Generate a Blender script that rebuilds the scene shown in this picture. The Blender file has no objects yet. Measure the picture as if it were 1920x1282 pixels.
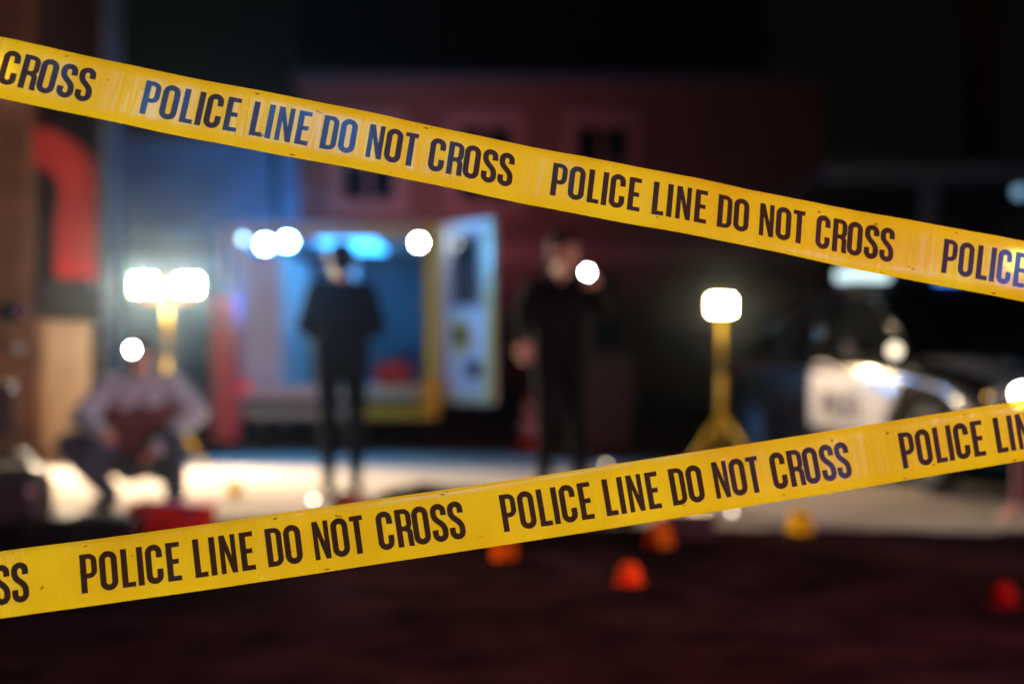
import bpy, bmesh, math, random
import numpy as np
from mathutils import Vector, Matrix, Quaternion
from mathutils.geometry import tessellate_polygon

random.seed(7)
S = bpy.context.scene
COL = S.collection
R = math.radians

# ------------------------------------------------------------------ camera
CAM_H = 0.95
F_PX = 1920 * 50 / 36.0            # 50 mm lens, in pixels of the 1920 px wide photograph
HOR = 675.0                        # horizon row
cam_d = bpy.data.cameras.new('camera')
cam_d.lens = 50; cam_d.sensor_width = 36
cam_d.shift_y = (HOR - 641) / 1920.0
cam_d.clip_start = 0.05; cam_d.clip_end = 500
cam_d.dof.use_dof = True
cam_d.dof.focus_distance = 1.685
cam_d.dof.aperture_fstop = 1.8
cam_d.dof.aperture_blades = 0
cam = bpy.data.objects.new('camera', cam_d); COL.objects.link(cam)
cam.location = (0, 0, CAM_H); cam.rotation_euler = (R(90), 0, 0)
S.camera = cam

# ------------------------------------------------------------------ night sky, moon, exposure
w = bpy.data.worlds.new('World'); S.world = w; w.use_nodes = True
nt = w.node_tree
sky = nt.nodes.new('ShaderNodeTexSky'); sky.sky_type = 'NISHITA'; sky.sun_disc = False
sky.sun_elevation = R(2); sky.sun_rotation = R(140)
bg = nt.nodes['Background']; bg.inputs[1].default_value = 0.0012
nt.links.new(sky.outputs[0], bg.inputs[0])
sun_d = bpy.data.lights.new('moon', 'SUN'); sun_d.energy = 0.004; sun_d.angle = R(0.5); sun_d.color = (0.7, 0.82, 1)
sun = bpy.data.objects.new('moon', sun_d); COL.objects.link(sun); sun.rotation_euler = (R(48), 0, R(140))
S.view_settings.view_transform = 'Standard'; S.view_settings.look = 'None'
S.view_settings.exposure = 0; S.view_settings.gamma = 1
c = S.cycles
c.use_denoising = True
c.use_adaptive_sampling = False
c.max_bounces = 5; c.diffuse_bounces = 2; c.glossy_bounces = 2; c.transmission_bounces = 4
c.transparent_max_bounces = 8; c.volume_bounces = 0
c.sample_clamp_indirect = 4.0
c.caustics_reflective = False; c.caustics_refractive = False

# ------------------------------------------------------------------ pixel -> place helpers (for laying out measured positions)
def P(px, py, d):
    return Vector(((px - 960) / F_PX * d, d, CAM_H + (HOR - py) / F_PX * d))
def gy(py):                         # distance of a ground point seen at row py
    return CAM_H * F_PX / (py - HOR)
def G(px, py):
    d = gy(py); return Vector(((px - 960) / F_PX * d, d, 0))

# ------------------------------------------------------------------ materials
MATS = {}
def mat(name, col=(0.5, 0.5, 0.5), rough=0.6, metal=0.0, emit=None, estr=0.0, noise=0.0, nscale=8.0, bump=0.0, spec=0.5, coat=0.0):
    if name in MATS: return MATS[name]
    m = bpy.data.materials.new(name); m.use_nodes = True
    t = m.node_tree; b = t.nodes['Principled BSDF']
    b.inputs['Base Color'].default_value = (*col, 1); b.inputs['Roughness'].default_value = rough
    b.inputs['Metallic'].default_value = metal; b.inputs['Specular IOR Level'].default_value = spec
    b.inputs['Coat Weight'].default_value = coat
    if emit:
        b.inputs['Emission Color'].default_value = (*emit, 1); b.inputs['Emission Strength'].default_value = estr
    if noise or bump:
        tc = t.nodes.new('ShaderNodeTexCoord'); n = t.nodes.new('ShaderNodeTexNoise')
        n.inputs['Scale'].default_value = nscale; n.inputs['Detail'].default_value = 6
        t.links.new(tc.outputs['Object'], n.inputs['Vector'])
        if noise:
            cr = t.nodes.new('ShaderNodeValToRGB')
            cr.color_ramp.elements[0].position = 0.3; cr.color_ramp.elements[1].position = 0.7
            cr.color_ramp.elements[0].color = (*[max(0, x * (1 - noise)) for x in col], 1)
            cr.color_ramp.elements[1].color = (*[min(1, x * (1 + noise)) for x in col], 1)
            t.links.new(n.outputs['Fac'], cr.inputs['Fac']); t.links.new(cr.outputs['Color'], b.inputs['Base Color'])
        if bump:
            bp = t.nodes.new('ShaderNodeBump'); bp.inputs['Strength'].default_value = bump; bp.inputs['Distance'].default_value = 0.02
            t.links.new(n.outputs['Fac'], bp.inputs['Height']); t.links.new(bp.outputs['Normal'], b.inputs['Normal'])
    MATS[name] = m
    return m
def lamp_mat(name, col, strength):
    if name in MATS: return MATS[name]
    m = bpy.data.materials.new(name); m.use_nodes = True
    t = m.node_tree; t.nodes.clear()
    o = t.nodes.new('ShaderNodeOutputMaterial'); e = t.nodes.new('ShaderNodeEmission')
    e.inputs[0].default_value = (*col, 1); e.inputs[1].default_value = strength
    t.links.new(e.outputs[0], o.inputs[0]); MATS[name] = m
    return m

BLACK = mat('black_plastic', (0.012, 0.012, 0.013), 0.45)
RUBBER = mat('rubber', (0.015, 0.015, 0.015), 0.8)
CHROME = mat('chrome', (0.75, 0.75, 0.76), 0.15, 1.0)
GREYM = mat('grey_metal', (0.3, 0.31, 0.32), 0.4, 0.8)
WHITEP = mat('white_paint', (0.78, 0.79, 0.8), 0.35, noise=0.06, nscale=3)
DGLASS = mat('dark_glass', (0.01, 0.012, 0.015), 0.06, 0, spec=0.8)
YELLOWP = mat('yellow_paint', (0.75, 0.5, 0.02), 0.4)
HAZYEL = mat('hazard_yellow', (0.7, 0.68, 0.05), 0.4)
REDP = mat('red_paint', (0.5, 0.03, 0.03), 0.45)
ORANGE = mat('orange_plastic', (0.8, 0.14, 0.01), 0.45)

# ------------------------------------------------------------------ mesh helpers
def bm_box(bm, x0, x1, y0, y1, z0, z1, bevel=0.0):
    vs = [bm.verts.new(p) for p in ((x0,y0,z0),(x1,y0,z0),(x1,y1,z0),(x0,y1,z0),(x0,y0,z1),(x1,y0,z1),(x1,y1,z1),(x0,y1,z1))]
    fs = [bm.faces.new([vs[i] for i in f]) for f in ((3,2,1,0),(4,5,6,7),(0,1,5,4),(1,2,6,5),(2,3,7,6),(3,0,4,7))]
    if bevel:
        es = list({e for f in fs for e in f.edges})
        bmesh.ops.bevel(bm, geom=es, offset=bevel, segments=2, affect='EDGES', profile=0.5)
def bm_cone(bm, a, b, ra, rb, seg=14, caps=True):
    a = Vector(a); b = Vector(b); d = (b - a).normalized()
    u = d.orthogonal().normalized(); v = d.cross(u)
    r1 = [bm.verts.new(a + (u*math.cos(t)+v*math.sin(t))*ra) for t in [2*math.pi*i/seg for i in range(seg)]]
    r2 = [bm.verts.new(b + (u*math.cos(t)+v*math.sin(t))*rb) for t in [2*math.pi*i/seg for i in range(seg)]]
    for i in range(seg):
        j = (i+1) % seg
        f = bm.faces.new((r1[i], r1[j], r2[j], r2[i])); f.smooth = True
    if caps:
        bm.faces.new(list(reversed(r1))); bm.faces.new(r2)
def bm_ell(bm, c, r, rot=None, seg=16, rings=10):
    mx = Matrix.Translation(Vector(c)) @ (rot.to_matrix().to_4x4() if rot else Matrix()) @ Matrix.Diagonal((r[0], r[1], r[2], 1))
    res = bmesh.ops.create_uvsphere(bm, u_segments=seg, v_segments=rings, radius=1, matrix=mx)
    for v in res['verts']:
        for f in v.link_faces: f.smooth = True
def bm_tube(bm, pts, r, seg=10):
    for a, b in zip(pts[:-1], pts[1:]): bm_cone(bm, a, b, r, r, seg)
def bm_prism(bm, poly, axis, t0, t1):
    """closed polygon of 2-D points, extruded along axis ('x','y','z') from t0 to t1"""
    def mk(p, t):
        return {'x': (t, p[0], p[1]), 'y': (p[0], t, p[1]), 'z': (p[0], p[1], t)}[axis]
    a = [bm.verts.new(mk(p, t0)) for p in poly]; b = [bm.verts.new(mk(p, t1)) for p in poly]
    n = len(poly)
    for i in range(n): bm.faces.new((a[i], a[(i+1) % n], b[(i+1) % n], b[i]))
    bm.faces.new(list(reversed(a))); bm.faces.new(b)
def bm_torus(bm, c, axis, R0, r0, seg=32, sub=12):
    c = Vector(c); d = Vector(axis).normalized(); u = d.orthogonal().normalized(); v = d.cross(u)
    rings = []
    for i in range(seg):
        t = 2*math.pi*i/seg; e = u*math.cos(t)+v*math.sin(t)
        rings.append([bm.verts.new(c + e*(R0 + r0*math.cos(s)) + d*r0*math.sin(s)) for s in [2*math.pi*k/sub for k in range(sub)]])
    for i in range(seg):
        for k in range(sub):
            f = bm.faces.new((rings[i][k], rings[(i+1)%seg][k], rings[(i+1)%seg][(k+1)%sub], rings[i][(k+1)%sub])); f.smooth = True
def obj(name, bm, m, parent=None, recalc=True):
    if recalc: bmesh.ops.recalc_face_normals(bm, faces=bm.faces)
    me = bpy.data.meshes.new(name); bm.to_mesh(me); bm.free()
    for k in (m if isinstance(m, (list, tuple)) else [m]): me.materials.append(k)
    o = bpy.data.objects.new(name, me); COL.objects.link(o)
    if parent: o.parent = parent
    return o
def tag(o, label=None, cat=None, group=None, kind=None):
    if label: o['label'] = label
    if cat: o['category'] = cat
    if group: o['group'] = group
    if kind: o['kind'] = kind
    return o
def thing(name, label, cat, loc=(0, 0, 0), rz=0.0, group=None):
    o = bpy.data.objects.new(name, None); COL.objects.link(o)
    o.location = loc; o.rotation_euler = (0, 0, rz)
    return tag(o, label, cat, group)
def boxo(name, m, parent, *a, bevel=0.0):
    bm = bmesh.new(); bm_box(bm, *a, bevel=bevel); return obj(name, bm, m, parent)
def copy_tree(o, parent=None):
    cpy = o.copy(); COL.objects.link(cpy); cpy.parent = parent
    for ch in list(o.children): copy_tree(ch, cpy)
    return cpy

# ------------------------------------------------------------------ lettering: condensed capitals, cap height 1
def arc(cx, cy, r, a0, a1, n=8):
    return [(cx + r*math.cos(R(a0+(a1-a0)*i/n)), cy + r*math.sin(R(a0+(a1-a0)*i/n))) for i in range(n+1)]
def strip(path, sw, closed=False):
    n = len(path); L = []; Rr = []
    for i in range(n):
        if closed: a = path[(i-1) % n]; b = path[(i+1) % n]
        else: a = path[max(i-1, 0)]; b = path[min(i+1, n-1)]
        dx, dy = b[0]-a[0], b[1]-a[1]; l = math.hypot(dx, dy) or 1
        nx, ny = -dy/l*sw/2, dx/l*sw/2
        L.append((path[i][0]+nx, path[i][1]+ny)); Rr.append((path[i][0]-nx, path[i][1]-ny))
    v = L + Rr; f = []
    for i in range(n if closed else n-1):
        j = (i+1) % n; f.append((i, n+i, n+j, j))
    return v, f
def poly(outer, holes=()):
    loops = [[Vector((x, y, 0)) for x, y in outer]] + [[Vector((x, y, 0)) for x, y in h] for h in holes]
    tris = tessellate_polygon(loops)
    v = [(p.x, p.y) for l in loops for p in l]
    return v, [tuple(t) for t in tris]
def glyph(ch):
    s = 0.155
    if ch == 'O':
        xl, xr = s/2, 0.45 - s/2; r = (xr-xl)/2; cx = (xl+xr)/2
        return strip(arc(cx, 1.01-s/2-r, r, 0, 180, 14) + arc(cx, -0.01+s/2+r, r, 180, 360, 14), s, True)
    if ch == 'C':
        xl, xr = s/2, 0.43 - s/2; r = (xr-xl)/2; cx = (xl+xr)/2
        return strip([(xr, .66)] + arc(cx, 1.01-s/2-r, r, 0, 180, 14) + arc(cx, -0.01+s/2+r, r, 180, 360, 14) + [(xr, .37)], s)
    if ch == 'S':
        xl, xr = s/2, 0.42 - s/2; r = (xr-xl)/2; cx = (xl+xr)/2; yt = 1.01-s/2-r; yb = -0.01+s/2+r
        p = [(xr, .69)] + arc(cx, yt, r, 0, 180, 14)
        a, b_, c_, d = (xl, .74), (xl, .53), (xr, .50), (xr, .27)
        for i in range(15):
            t = i/14; q = 1-t
            p.append(tuple(q**3*a[k]+3*q*q*t*b_[k]+3*q*t*t*c_[k]+t**3*d[k] for k in (0, 1)))
        p += [(xr, yb+0.01)] + arc(cx, yb, r, 0, -180, 14) + [(xl, .32)]
        return strip(p, s)
    if ch == 'I': return poly([(0,0),(s,0),(s,1),(0,1)])
    if ch == 'L': return poly([(0,0),(.335,0),(.335,.128),(s,.128),(s,1),(0,1)])
    if ch == 'E': return poly([(0,0),(.355,0),(.355,.128),(s,.128),(s,.437),(.31,.437),(.31,.565),(s,.565),(s,.872),(.35,.872),(.35,1),(0,1)])
    if ch == 'N': return poly([(0,0),(.128,0),(.128,.6),(.285,0),(.42,0),(.42,1),(.292,1),(.292,.44),(.147,1),(0,1)])
    if ch == 'T': return poly([(.1,0),(.1+s,0),(.1+s,.872),(.345,.872),(.345,1),(0,1),(0,.872),(.1,.872)])
    if ch == 'D':
        return poly([(0,0)] + arc(.22,.2,.2,-90,0) + arc(.22,.8,.2,0,90) + [(0,1)],
                    [[(s,.128)] + arc(.215,.19,.062,-90,0,5) + arc(.215,.81,.062,0,90,5) + [(s,.872)]])
    if ch == 'P':
        return poly([(0,0),(s,0),(s,.37)] + arc(.22,.57,.2,-90,0) + arc(.22,.8,.2,0,90) + [(0,1)],
                    [[(s,.498)] + arc(.215,.56,.062,-90,0,5) + arc(.215,.81,.062,0,90,5) + [(s,.872)]])
    if ch == 'R':
        return poly([(0,0),(s,0),(s,.41),(.2,.41)] + arc(.21,.34,.07,90,0,5) + [(.28,.1),(.292,0),(.437,0),(.423,.1),(.423,.33)] + arc(.30,.36,.123,0,50,4)
                    + arc(.29,.6,.132,-40,0,4) + arc(.222,.8,.2,0,90) + [(0,1)],
                    [[(s,.538)] + arc(.22,.6,.06,-90,0,5) + arc(.22,.81,.06,0,90,5) + [(s,.872)]])
PHRASE = [('P',0),('O',.476),('L',1.02),('I',1.42),('C',1.635),('E',2.16),('L',2.85),('I',3.26),('N',3.52),('E',4.05),
          ('D',4.72),('O',5.19),('N',5.95),('O',6.43),('T',6.94),('C',7.63),('R',8.14),('O',8.58),('S',9.09),('S',9.55)]

# ================================================================== THE SETTING
def ground_mat():
    m = bpy.data.materials.new('asphalt'); m.use_nodes = True
    t = m.node_tree; b = t.nodes['Principled BSDF']
    tc = t.nodes.new('ShaderNodeTexCoord')
    n1 = t.nodes.new('ShaderNodeTexNoise'); n1.inputs['Scale'].default_value = 2.2; n1.inputs['Detail'].default_value = 7; n1.inputs['Roughness'].default_value = .65
    n2 = t.nodes.new('ShaderNodeTexNoise'); n2.inputs['Scale'].default_value = 60; n2.inputs['Detail'].default_value = 4
    for n in (n1, n2): t.links.new(tc.outputs['Object'], n.inputs['Vector'])
    cr = t.nodes.new('ShaderNodeValToRGB'); cr.color_ramp.elements[0].color = (0.009, 0.0042, 0.0046, 1); cr.color_ramp.elements[1].color = (0.042, 0.017, 0.018, 1)  # part of the red beacon glow is tinted into the asphalt
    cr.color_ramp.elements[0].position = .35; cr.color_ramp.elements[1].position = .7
    t.links.new(n1.outputs['Fac'], cr.inputs['Fac']); t.links.new(cr.outputs['Color'], b.inputs['Base Color'])
    bp = t.nodes.new('ShaderNodeBump'); bp.inputs['Strength'].default_value = .25; bp.inputs['Distance'].default_value = .004
    t.links.new(n2.outputs['Fac'], bp.inputs['Height']); t.links.new(bp.outputs['Normal'], b.inputs['Normal'])
    b.inputs['Roughness'].default_value = .95; b.inputs['Specular IOR Level'].default_value = 0
    return m
bm = bmesh.new(); vs = [bm.verts.new(p) for p in ((-150,-60,0),(150,-60,0),(150,240,0),(-150,240,0))]; bm.faces.new(vs)
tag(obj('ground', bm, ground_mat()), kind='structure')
# the paler concrete yard beyond the dark road
YARD = mat('concrete_yard', (0.34, 0.285, 0.23), 0.9, noise=0.22, nscale=1.3, bump=0.08, spec=0)
bm = bmesh.new()
yp = [(-6.5, 8.9), (-2.0, 8.55), (0.5, 8.15), (2.0, 7.9), (6.5, 7.75), (40, 7.6), (40, 60), (-40, 60), (-40, 9.4)]
edge = []
for (xa_, ya_), (xb_, yb_) in zip(yp[:5], yp[1:6]):
    n_ = max(4, int(abs(xb_-xa_)/.12)) if xb_ < 20 else 1
    edge += [(xa_+(xb_-xa_)*k/n_, ya_+(yb_-ya_)*k/n_ + (random.uniform(-.05, .05) + .06*math.sin(k*.7+xa_) if k else 0)) for k in range(n_)]
vs = [bm.verts.new((x, y, 0.004)) for x, y in edge + yp[5:]]; bm.faces.new(vs)
tag(obj('concrete_yard', bm, YARD), kind='structure')

# ---- red brick building at the back
def brick_mat():
    m = bpy.data.materials.new('red_brick'); m.use_nodes = True
    t = m.node_tree; b = t.nodes['Principled BSDF']; tc = t.nodes.new('ShaderNodeTexCoord')
    mp = t.nodes.new('ShaderNodeMapping'); mp.inputs['Rotation'].default_value = (R(90), 0, 0)
    br = t.nodes.new('ShaderNodeTexBrick'); br.inputs['Scale'].default_value = 1
    br.inputs['Brick Width'].default_value = .22; br.inputs['Row Height'].default_value = .075; br.inputs['Mortar Size'].default_value = .006
    br.inputs['Color1'].default_value = (.30, .10, .045, 1); br.inputs['Color2'].default_value = (.22, .07, .035, 1); br.inputs['Mortar'].default_value = (.24, .15, .09, 1)
    t.links.new(tc.outputs['Object'], mp.inputs['Vector']); t.links.new(mp.outputs['Vector'], br.inputs['Vector'])
    t.links.new(br.outputs['Color'], b.inputs['Base Color'])
    bp = t.nodes.new('ShaderNodeBump'); bp.inputs['Strength'].default_value = .5; bp.inputs['Distance'].default_value = .01
    t.links.new(br.outputs['Fac'], bp.inputs['Height']); t.links.new(bp.outputs['Normal'], b.inputs['Normal'])
    b.inputs['Roughness'].default_value = .85
    return m
BRICK = brick_mat()
FRAMEM = mat('painted_stone', (.46, .2, .13), .7, noise=.15, nscale=4)
BY = 22.0
def BXZ(px, py, d=BY):
    p = P(px, py, d); return p.x, p.z
bld = thing('brick_building', 'long red brick building with framed windows behind the ambulance', 'building', (0, BY, 0))
WX0, WX1, WZT = BXZ(560, 0)[0], BXZ(1540, 0)[0], BXZ(0, 160)[1]
wins = [BXZ(690, 0)[0], BXZ(910, 0)[0], BXZ(1130, 0)[0]]
wz0, wz1, hw = BXZ(0, 375)[1], BXZ(0, 236)[1], 0.41
def wall_with_holes(xa, xb, za, zb, holes, depth):
    b2 = bmesh.new(); xs = sorted({xa, xb} | {h[0] for h in holes} | {h[1] for h in holes}); zs = sorted({za, zb} | {h[2] for h in holes} | {h[3] for h in holes})
    for i in range(len(xs)-1):
        for k in range(len(zs)-1):
            cx, cz = (xs[i]+xs[i+1])/2, (zs[k]+zs[k+1])/2
            if any(h[0] < cx < h[1] and h[2] < cz < h[3] for h in holes): continue
            bm_box(b2, xs[i], xs[i+1], 0, depth, zs[k], zs[k+1])
    bmesh.ops.remove_doubles(b2, verts=b2.verts, dist=1e-4)
    return b2
obj('wall', wall_with_holes(WX0, WX1, 0, WZT, [(x-hw, x+hw, wz0, wz1) for x in wins], .35), BRICK, bld)
for x in wins:
    b2 = wall_with_holes(x-hw-.19, x+hw+.19, wz0-.14, wz1+.24, [(x-hw+.002, x+hw-.002, wz0+.002, wz1-.002)], .05)
    fo = obj('window', b2, FRAMEM, bld); fo.location = (0, -.05, 0)
    boxo('sill', FRAMEM, fo, x-hw-.26, x+hw+.26, -.07, -.001, wz0-.22, wz0-.142)
    boxo('pane', DGLASS, fo, x-hw+.03, x+hw-.03, .2, .215, wz0+.03, wz1-.03)
    b3 = bmesh.new(); bm_box(b3, x-.025, x+.025, .16, .2, wz0, wz1); bm_box(b3, x-hw, x-.026, .165, .195, (wz0+wz1)/2-.02, (wz0+wz1)/2+.02); bm_box(b3, x+.026, x+hw, .165, .195, (wz0+wz1)/2-.02, (wz0+wz1)/2+.02)
    obj('glazing_bar', b3, FRAMEM, fo)
boxo('string_course', FRAMEM, bld, WX0-.02, WX1+.02, -.06, -.002, 2.45, 2.72)
boxo('parapet_coping', mat('coping', (.12, .1, .1), .8), bld, WX0-.08, WX1+.08, -.1, .45, WZT+.002, WZT+.16)
boxo('plinth', mat('plinth_stone', (.16, .1, .1), .8), bld, WX0-.01, WX1+.01, -.05, -.002, 0, .5)
boxo('side_wall', BRICK, bld, WX1-.35, WX1-.001, .36, 12, 0, WZT)
boxo('service_door', mat('door_dark', (.05, .03, .03), .5), bld, 0.6, 1.6, -.03, -.003, 0.505, 2.3)
pb = thing('rendered_building', 'rendered building left of the brick one, tinted with blue beacon glow', 'building', (0, BY, 0))
PX0 = BXZ(150, 0)[0]
boxo('wall', mat('render_blue_glow', (.12, .38, .6), .85, noise=.2, nscale=1.5), pb, PX0, WX0-.03, 0, .35, 0, 4.35)  # blue beacon glow put into the wall and band colours
boxo('coping', mat('coping'), pb, PX0-.05, WX0-.09, -.1, .45, 4.352, 4.5)
boxo('band', mat('band_blue_glow', (.07, .22, .36), .85), pb, PX0, WX0-.035, -.05, -.002, 2.6, 2.75)
b2 = bmesh.new(); bm_cone(b2, (BXZ(520,0)[0], -.07, 0), (BXZ(520,0)[0], -.07, 4.3), .05, .05); obj('downpipe', b2, BLACK, pb)
# ---- dark block rising behind
DARKW = mat('dark_render', (.1, .115, .125), .9, noise=.15, nscale=1)
blk = thing('rear_block', 'tall dark grey block rising above the red brick building', 'building', (0, 30, 0))
x0 = P(560, 0, 30).x; x1 = P(1440, 0, 30).x
boxo('wall', DARKW, blk, x0, x1, 0, 8, 0, 9.5)
boxo('parapet', mat('dark_band', (.05, .05, .055), .9), blk, x0-.1, x1+.1, -.12, -.002, 5.5, 6.35)
boxo('ledge', DARKW, blk, x0-.1, x1+.1, -.3, -.125, 7.4, 7.65)

# ---- low canopy at the right
CAN = mat('canopy_fascia', (.3, .32, .33), .6, noise=.15, nscale=2)
cy = 17.0
can = thing('canopy', 'low grey flat canopy on thin posts behind the patrol car', 'canopy', (0, cy, 0))
xa = P(1545, 0, cy).x; xb = P(2500, 0, cy).x
z0, z1 = P(0, 345, cy).z, P(0, 308, cy).z
boxo('fascia', CAN, can, xa, xb, -.08, -.002, z0, z1)
boxo('roof', mat('canopy_roof', (.08, .085, .09), .8), can, xa, xb, 0, 5, z0+.08, z1-.03)
for px in (1750, 2050, 2350):
    b2 = bmesh.new(); x = P(px, 0, cy).x; bm_box(b2, x-.09, x+.09, .05, .23, 0, z0+.079, bevel=.02); obj('post', b2, CAN, can)
chim = thing('chimney_stack', 'narrow rust red chimney stack standing behind the canopy', 'chimney', (P(1838, 0, 24).x, 24, 0))
boxo('shaft', mat('rust_red', (.32, .07, .04), .8, noise=.3, nscale=3), chim, -.22, .22, -.22, .22, 0, 9)
boxo('collar', mat('rust_red'), chim, -.27, .27, -.27, .27, 8.2, 8.5)

# ---- timber fronted building at the left edge
LY = 13.0
WOOD = mat('brown_timber', (.12, .05, .028), .6, noise=.35, nscale=5, bump=.2)
BEIGE = mat('beige_plaster', (.55, .42, .27), .8, noise=.12, nscale=3, bump=.2)
lb = thing('timber_front_building', 'brown timber fronted building with red arched recess and beige base', 'building', (0, LY, 0))
def LX(px): return P(px, 0, LY).x
def LZ(py): return P(0, py, LY).z
zr0, zr1 = LZ(528), LZ(240)
boxo('wall', mat('dark_timber_wall', (.05, .03, .026), .9, noise=.3, nscale=4, spec=0), lb, -12, LX(186), .3, .6, 0, 6.2)
b2 = bmesh.new(); bm_box(b2, LX(-60), LX(62), -.05, .22, 0, 6.2, bevel=.02); obj('post', b2, WOOD, lb)
b2 = bmesh.new(); bm_box(b2, LX(68), LX(84), -.02, .2, 0, zr0, bevel=.01); obj('trim_board', b2, mat('light_timber', (.4, .22, .15), .6, noise=.3, nscale=5), lb)
b2 = bmesh.new(); bm_box(b2, LX(-420), LX(-300), -.05, .22, 0, 6.2, bevel=.02); obj('post', b2, WOOD, lb)
b2 = bmesh.new(); bm_box(b2, LX(86), LX(172), -.1, .28, 0, LZ(602), bevel=.03); obj('beige_base', b2, BEIGE, lb)
boxo('lintel', mat('dark_timber', (.03, .022, .022), .6), lb, LX(66), LX(186), -.02, .28, LZ(596), zr0-.004)
boxo('rim_shade_board', mat('dark_timber_wall'), lb, LX(187), LX(197), -.1, .605, 0, 6.2)  # dark board added to hide the strobe-lit rim of the arch
# half arched red panel beside the post: outer arc to the right, inner arc darker recess
RA, RB = LX(64), LX(186); rr = (RB-RA); zt = zr1 - 0.0
outer = [(RB, zr0), (RB, zr1-rr*1.0)] + [(RA + rr*math.cos(R(a)), zr1-rr + rr*math.sin(R(a))) for a in range(10, 91, 10)]
ri = rr*.42
inner = [(RA + ri*math.cos(R(a)), zr1-rr*1.02 + ri*1.05*math.sin(R(a))) for a in range(90, -1, -10)] + [(LX(106), LZ(420)), (LX(104), zr0)]
b2 = bmesh.new(); bm_prism(b2, outer + inner, 'y', -.03, .28)
obj('red_arch_panel', b2, mat('red_panel', (.5, .025, .02), .9, noise=.2, nscale=2), lb)

# ================================================================== POLICE TAPE
def tape_mat():
    m = bpy.data.materials.new('yellow_film'); m.use_nodes = True
    t = m.node_tree; t.nodes.clear(); N = t.nodes.new; Lk = t.links.new
    out = N('ShaderNodeOutputMaterial')
    uv = N('ShaderNodeUVMap'); uv.uv_map = 'UVMap'
    def noise(scale_u, scale_v, detail=4):
        mp = N('ShaderNodeMapping'); mp.inputs['Scale'].default_value = (scale_u, scale_v, 1); Lk(uv.outputs[0], mp.inputs['Vector'])
        n = N('ShaderNodeTexNoise'); n.inputs['Scale'].default_value = 1; n.inputs['Detail'].default_value = detail; Lk(mp.outputs[0], n.inputs['Vector']); return n
    big = noise(9, 9, 3); fine = noise(160, 160, 4); crease = noise(60, 7, 2); scr = noise(40, 420, 3)
    cr = N('ShaderNodeValToRGB'); e = cr.color_ramp.elements
    e[0].position = .3; e[0].color = (.84, .58, .010, 1); e[1].position = .72; e[1].color = (.95, .77, .018, 1); Lk(big.outputs['Fac'], cr.inputs['Fac'])
    # fine dirt specks
    sp = noise(55, 90, 2); spr = N('ShaderNodeValToRGB'); spr.color_ramp.elements[0].position = .70; spr.color_ramp.elements[0].color = (1,1,1,1)
    spr.color_ramp.elements[1].position = .74; spr.color_ramp.elements[1].color = (.35,.25,.18,1); Lk(sp.outputs['Fac'], spr.inputs['Fac'])
    mul = N('ShaderNodeMix'); mul.data_type = 'RGBA'; mul.blend_type = 'MULTIPLY'; mul.inputs[0].default_value = 1
    Lk(cr.outputs[0], mul.inputs[6]); Lk(spr.outputs[0], mul.inputs[7])
    bp = N('ShaderNodeBump'); bp.inputs['Strength'].default_value = .28; bp.inputs['Distance'].default_value = .004
    ad = N('ShaderNodeMath'); ad.operation = 'ADD'; Lk(crease.outputs['Fac'], ad.inputs[0])
    ml = N('ShaderNodeMath'); ml.operation = 'MULTIPLY'; ml.inputs[1].default_value = .12; Lk(fine.outputs['Fac'], ml.inputs[0]); Lk(ml.outputs[0], ad.inputs[1])
    Lk(ad.outputs[0], bp.inputs['Height'])
    # stretched paler crinkle bands running across the film
    cb_ = noise(14, 1.5, 1); cbr = N('ShaderNodeValToRGB'); cbr.color_ramp.elements[0].position = .64; cbr.color_ramp.elements[1].position = .70; Lk(cb_.outputs['Fac'], cbr.inputs['Fac'])
    ck = noise(420, 130, 3); ckr = N('ShaderNodeValToRGB'); ckr.color_ramp.elements[0].position = .5; ckr.color_ramp.elements[1].position = .62; Lk(ck.outputs['Fac'], ckr.inputs['Fac'])
    cm = N('ShaderNodeMath'); cm.operation = 'MULTIPLY'; Lk(cbr.outputs[0], cm.inputs[0]); Lk(ckr.outputs[0], cm.inputs[1])
    cm2 = N('ShaderNodeMath'); cm2.operation = 'MULTIPLY'; cm2.inputs[1].default_value = .55; Lk(cm.outputs[0], cm2.inputs[0])
    mul2 = N('ShaderNodeMix'); mul2.data_type = 'RGBA'; Lk(cm2.outputs[0], mul2.inputs[0]); Lk(mul.outputs[2], mul2.inputs[6]); mul2.inputs[7].default_value = (1, .86, .16, 1); mul = mul2
    dif = N('ShaderNodeBsdfDiffuse'); tr = N('ShaderNodeBsdfTranslucent'); tp = N('ShaderNodeBsdfTransparent'); gl = N('ShaderNodeBsdfGlossy')
    Lk(mul.outputs[2], dif.inputs[0]); Lk(mul.outputs[2], tr.inputs[0])
    for n in (dif, gl, tr): Lk(bp.outputs['Normal'], n.inputs['Normal'])
    tp.inputs[0].default_value = (1, .70, .03, 1)
    gl.inputs['Roughness'].default_value = .26
    m1 = N('ShaderNodeMixShader'); m1.inputs[0].default_value = .84; Lk(dif.outputs[0], m1.inputs[1]); Lk(tr.outputs[0], m1.inputs[2])
    m2 = N('ShaderNodeMixShader'); m2.inputs[0].default_value = .09; Lk(m1.outputs[0], m2.inputs[1]); Lk(tp.outputs[0], m2.inputs[2])
    m3 = N('ShaderNodeMixShader'); fr = N('ShaderNodeFresnel'); fr.inputs['IOR'].default_value = 1.5
    Lk(fr.outputs[0], m3.inputs[0]); Lk(m2.outputs[0], m3.inputs[1]); Lk(gl.outputs[0], m3.inputs[2])
    Lk(m3.outputs[0], out.inputs[0])
    return m
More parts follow.
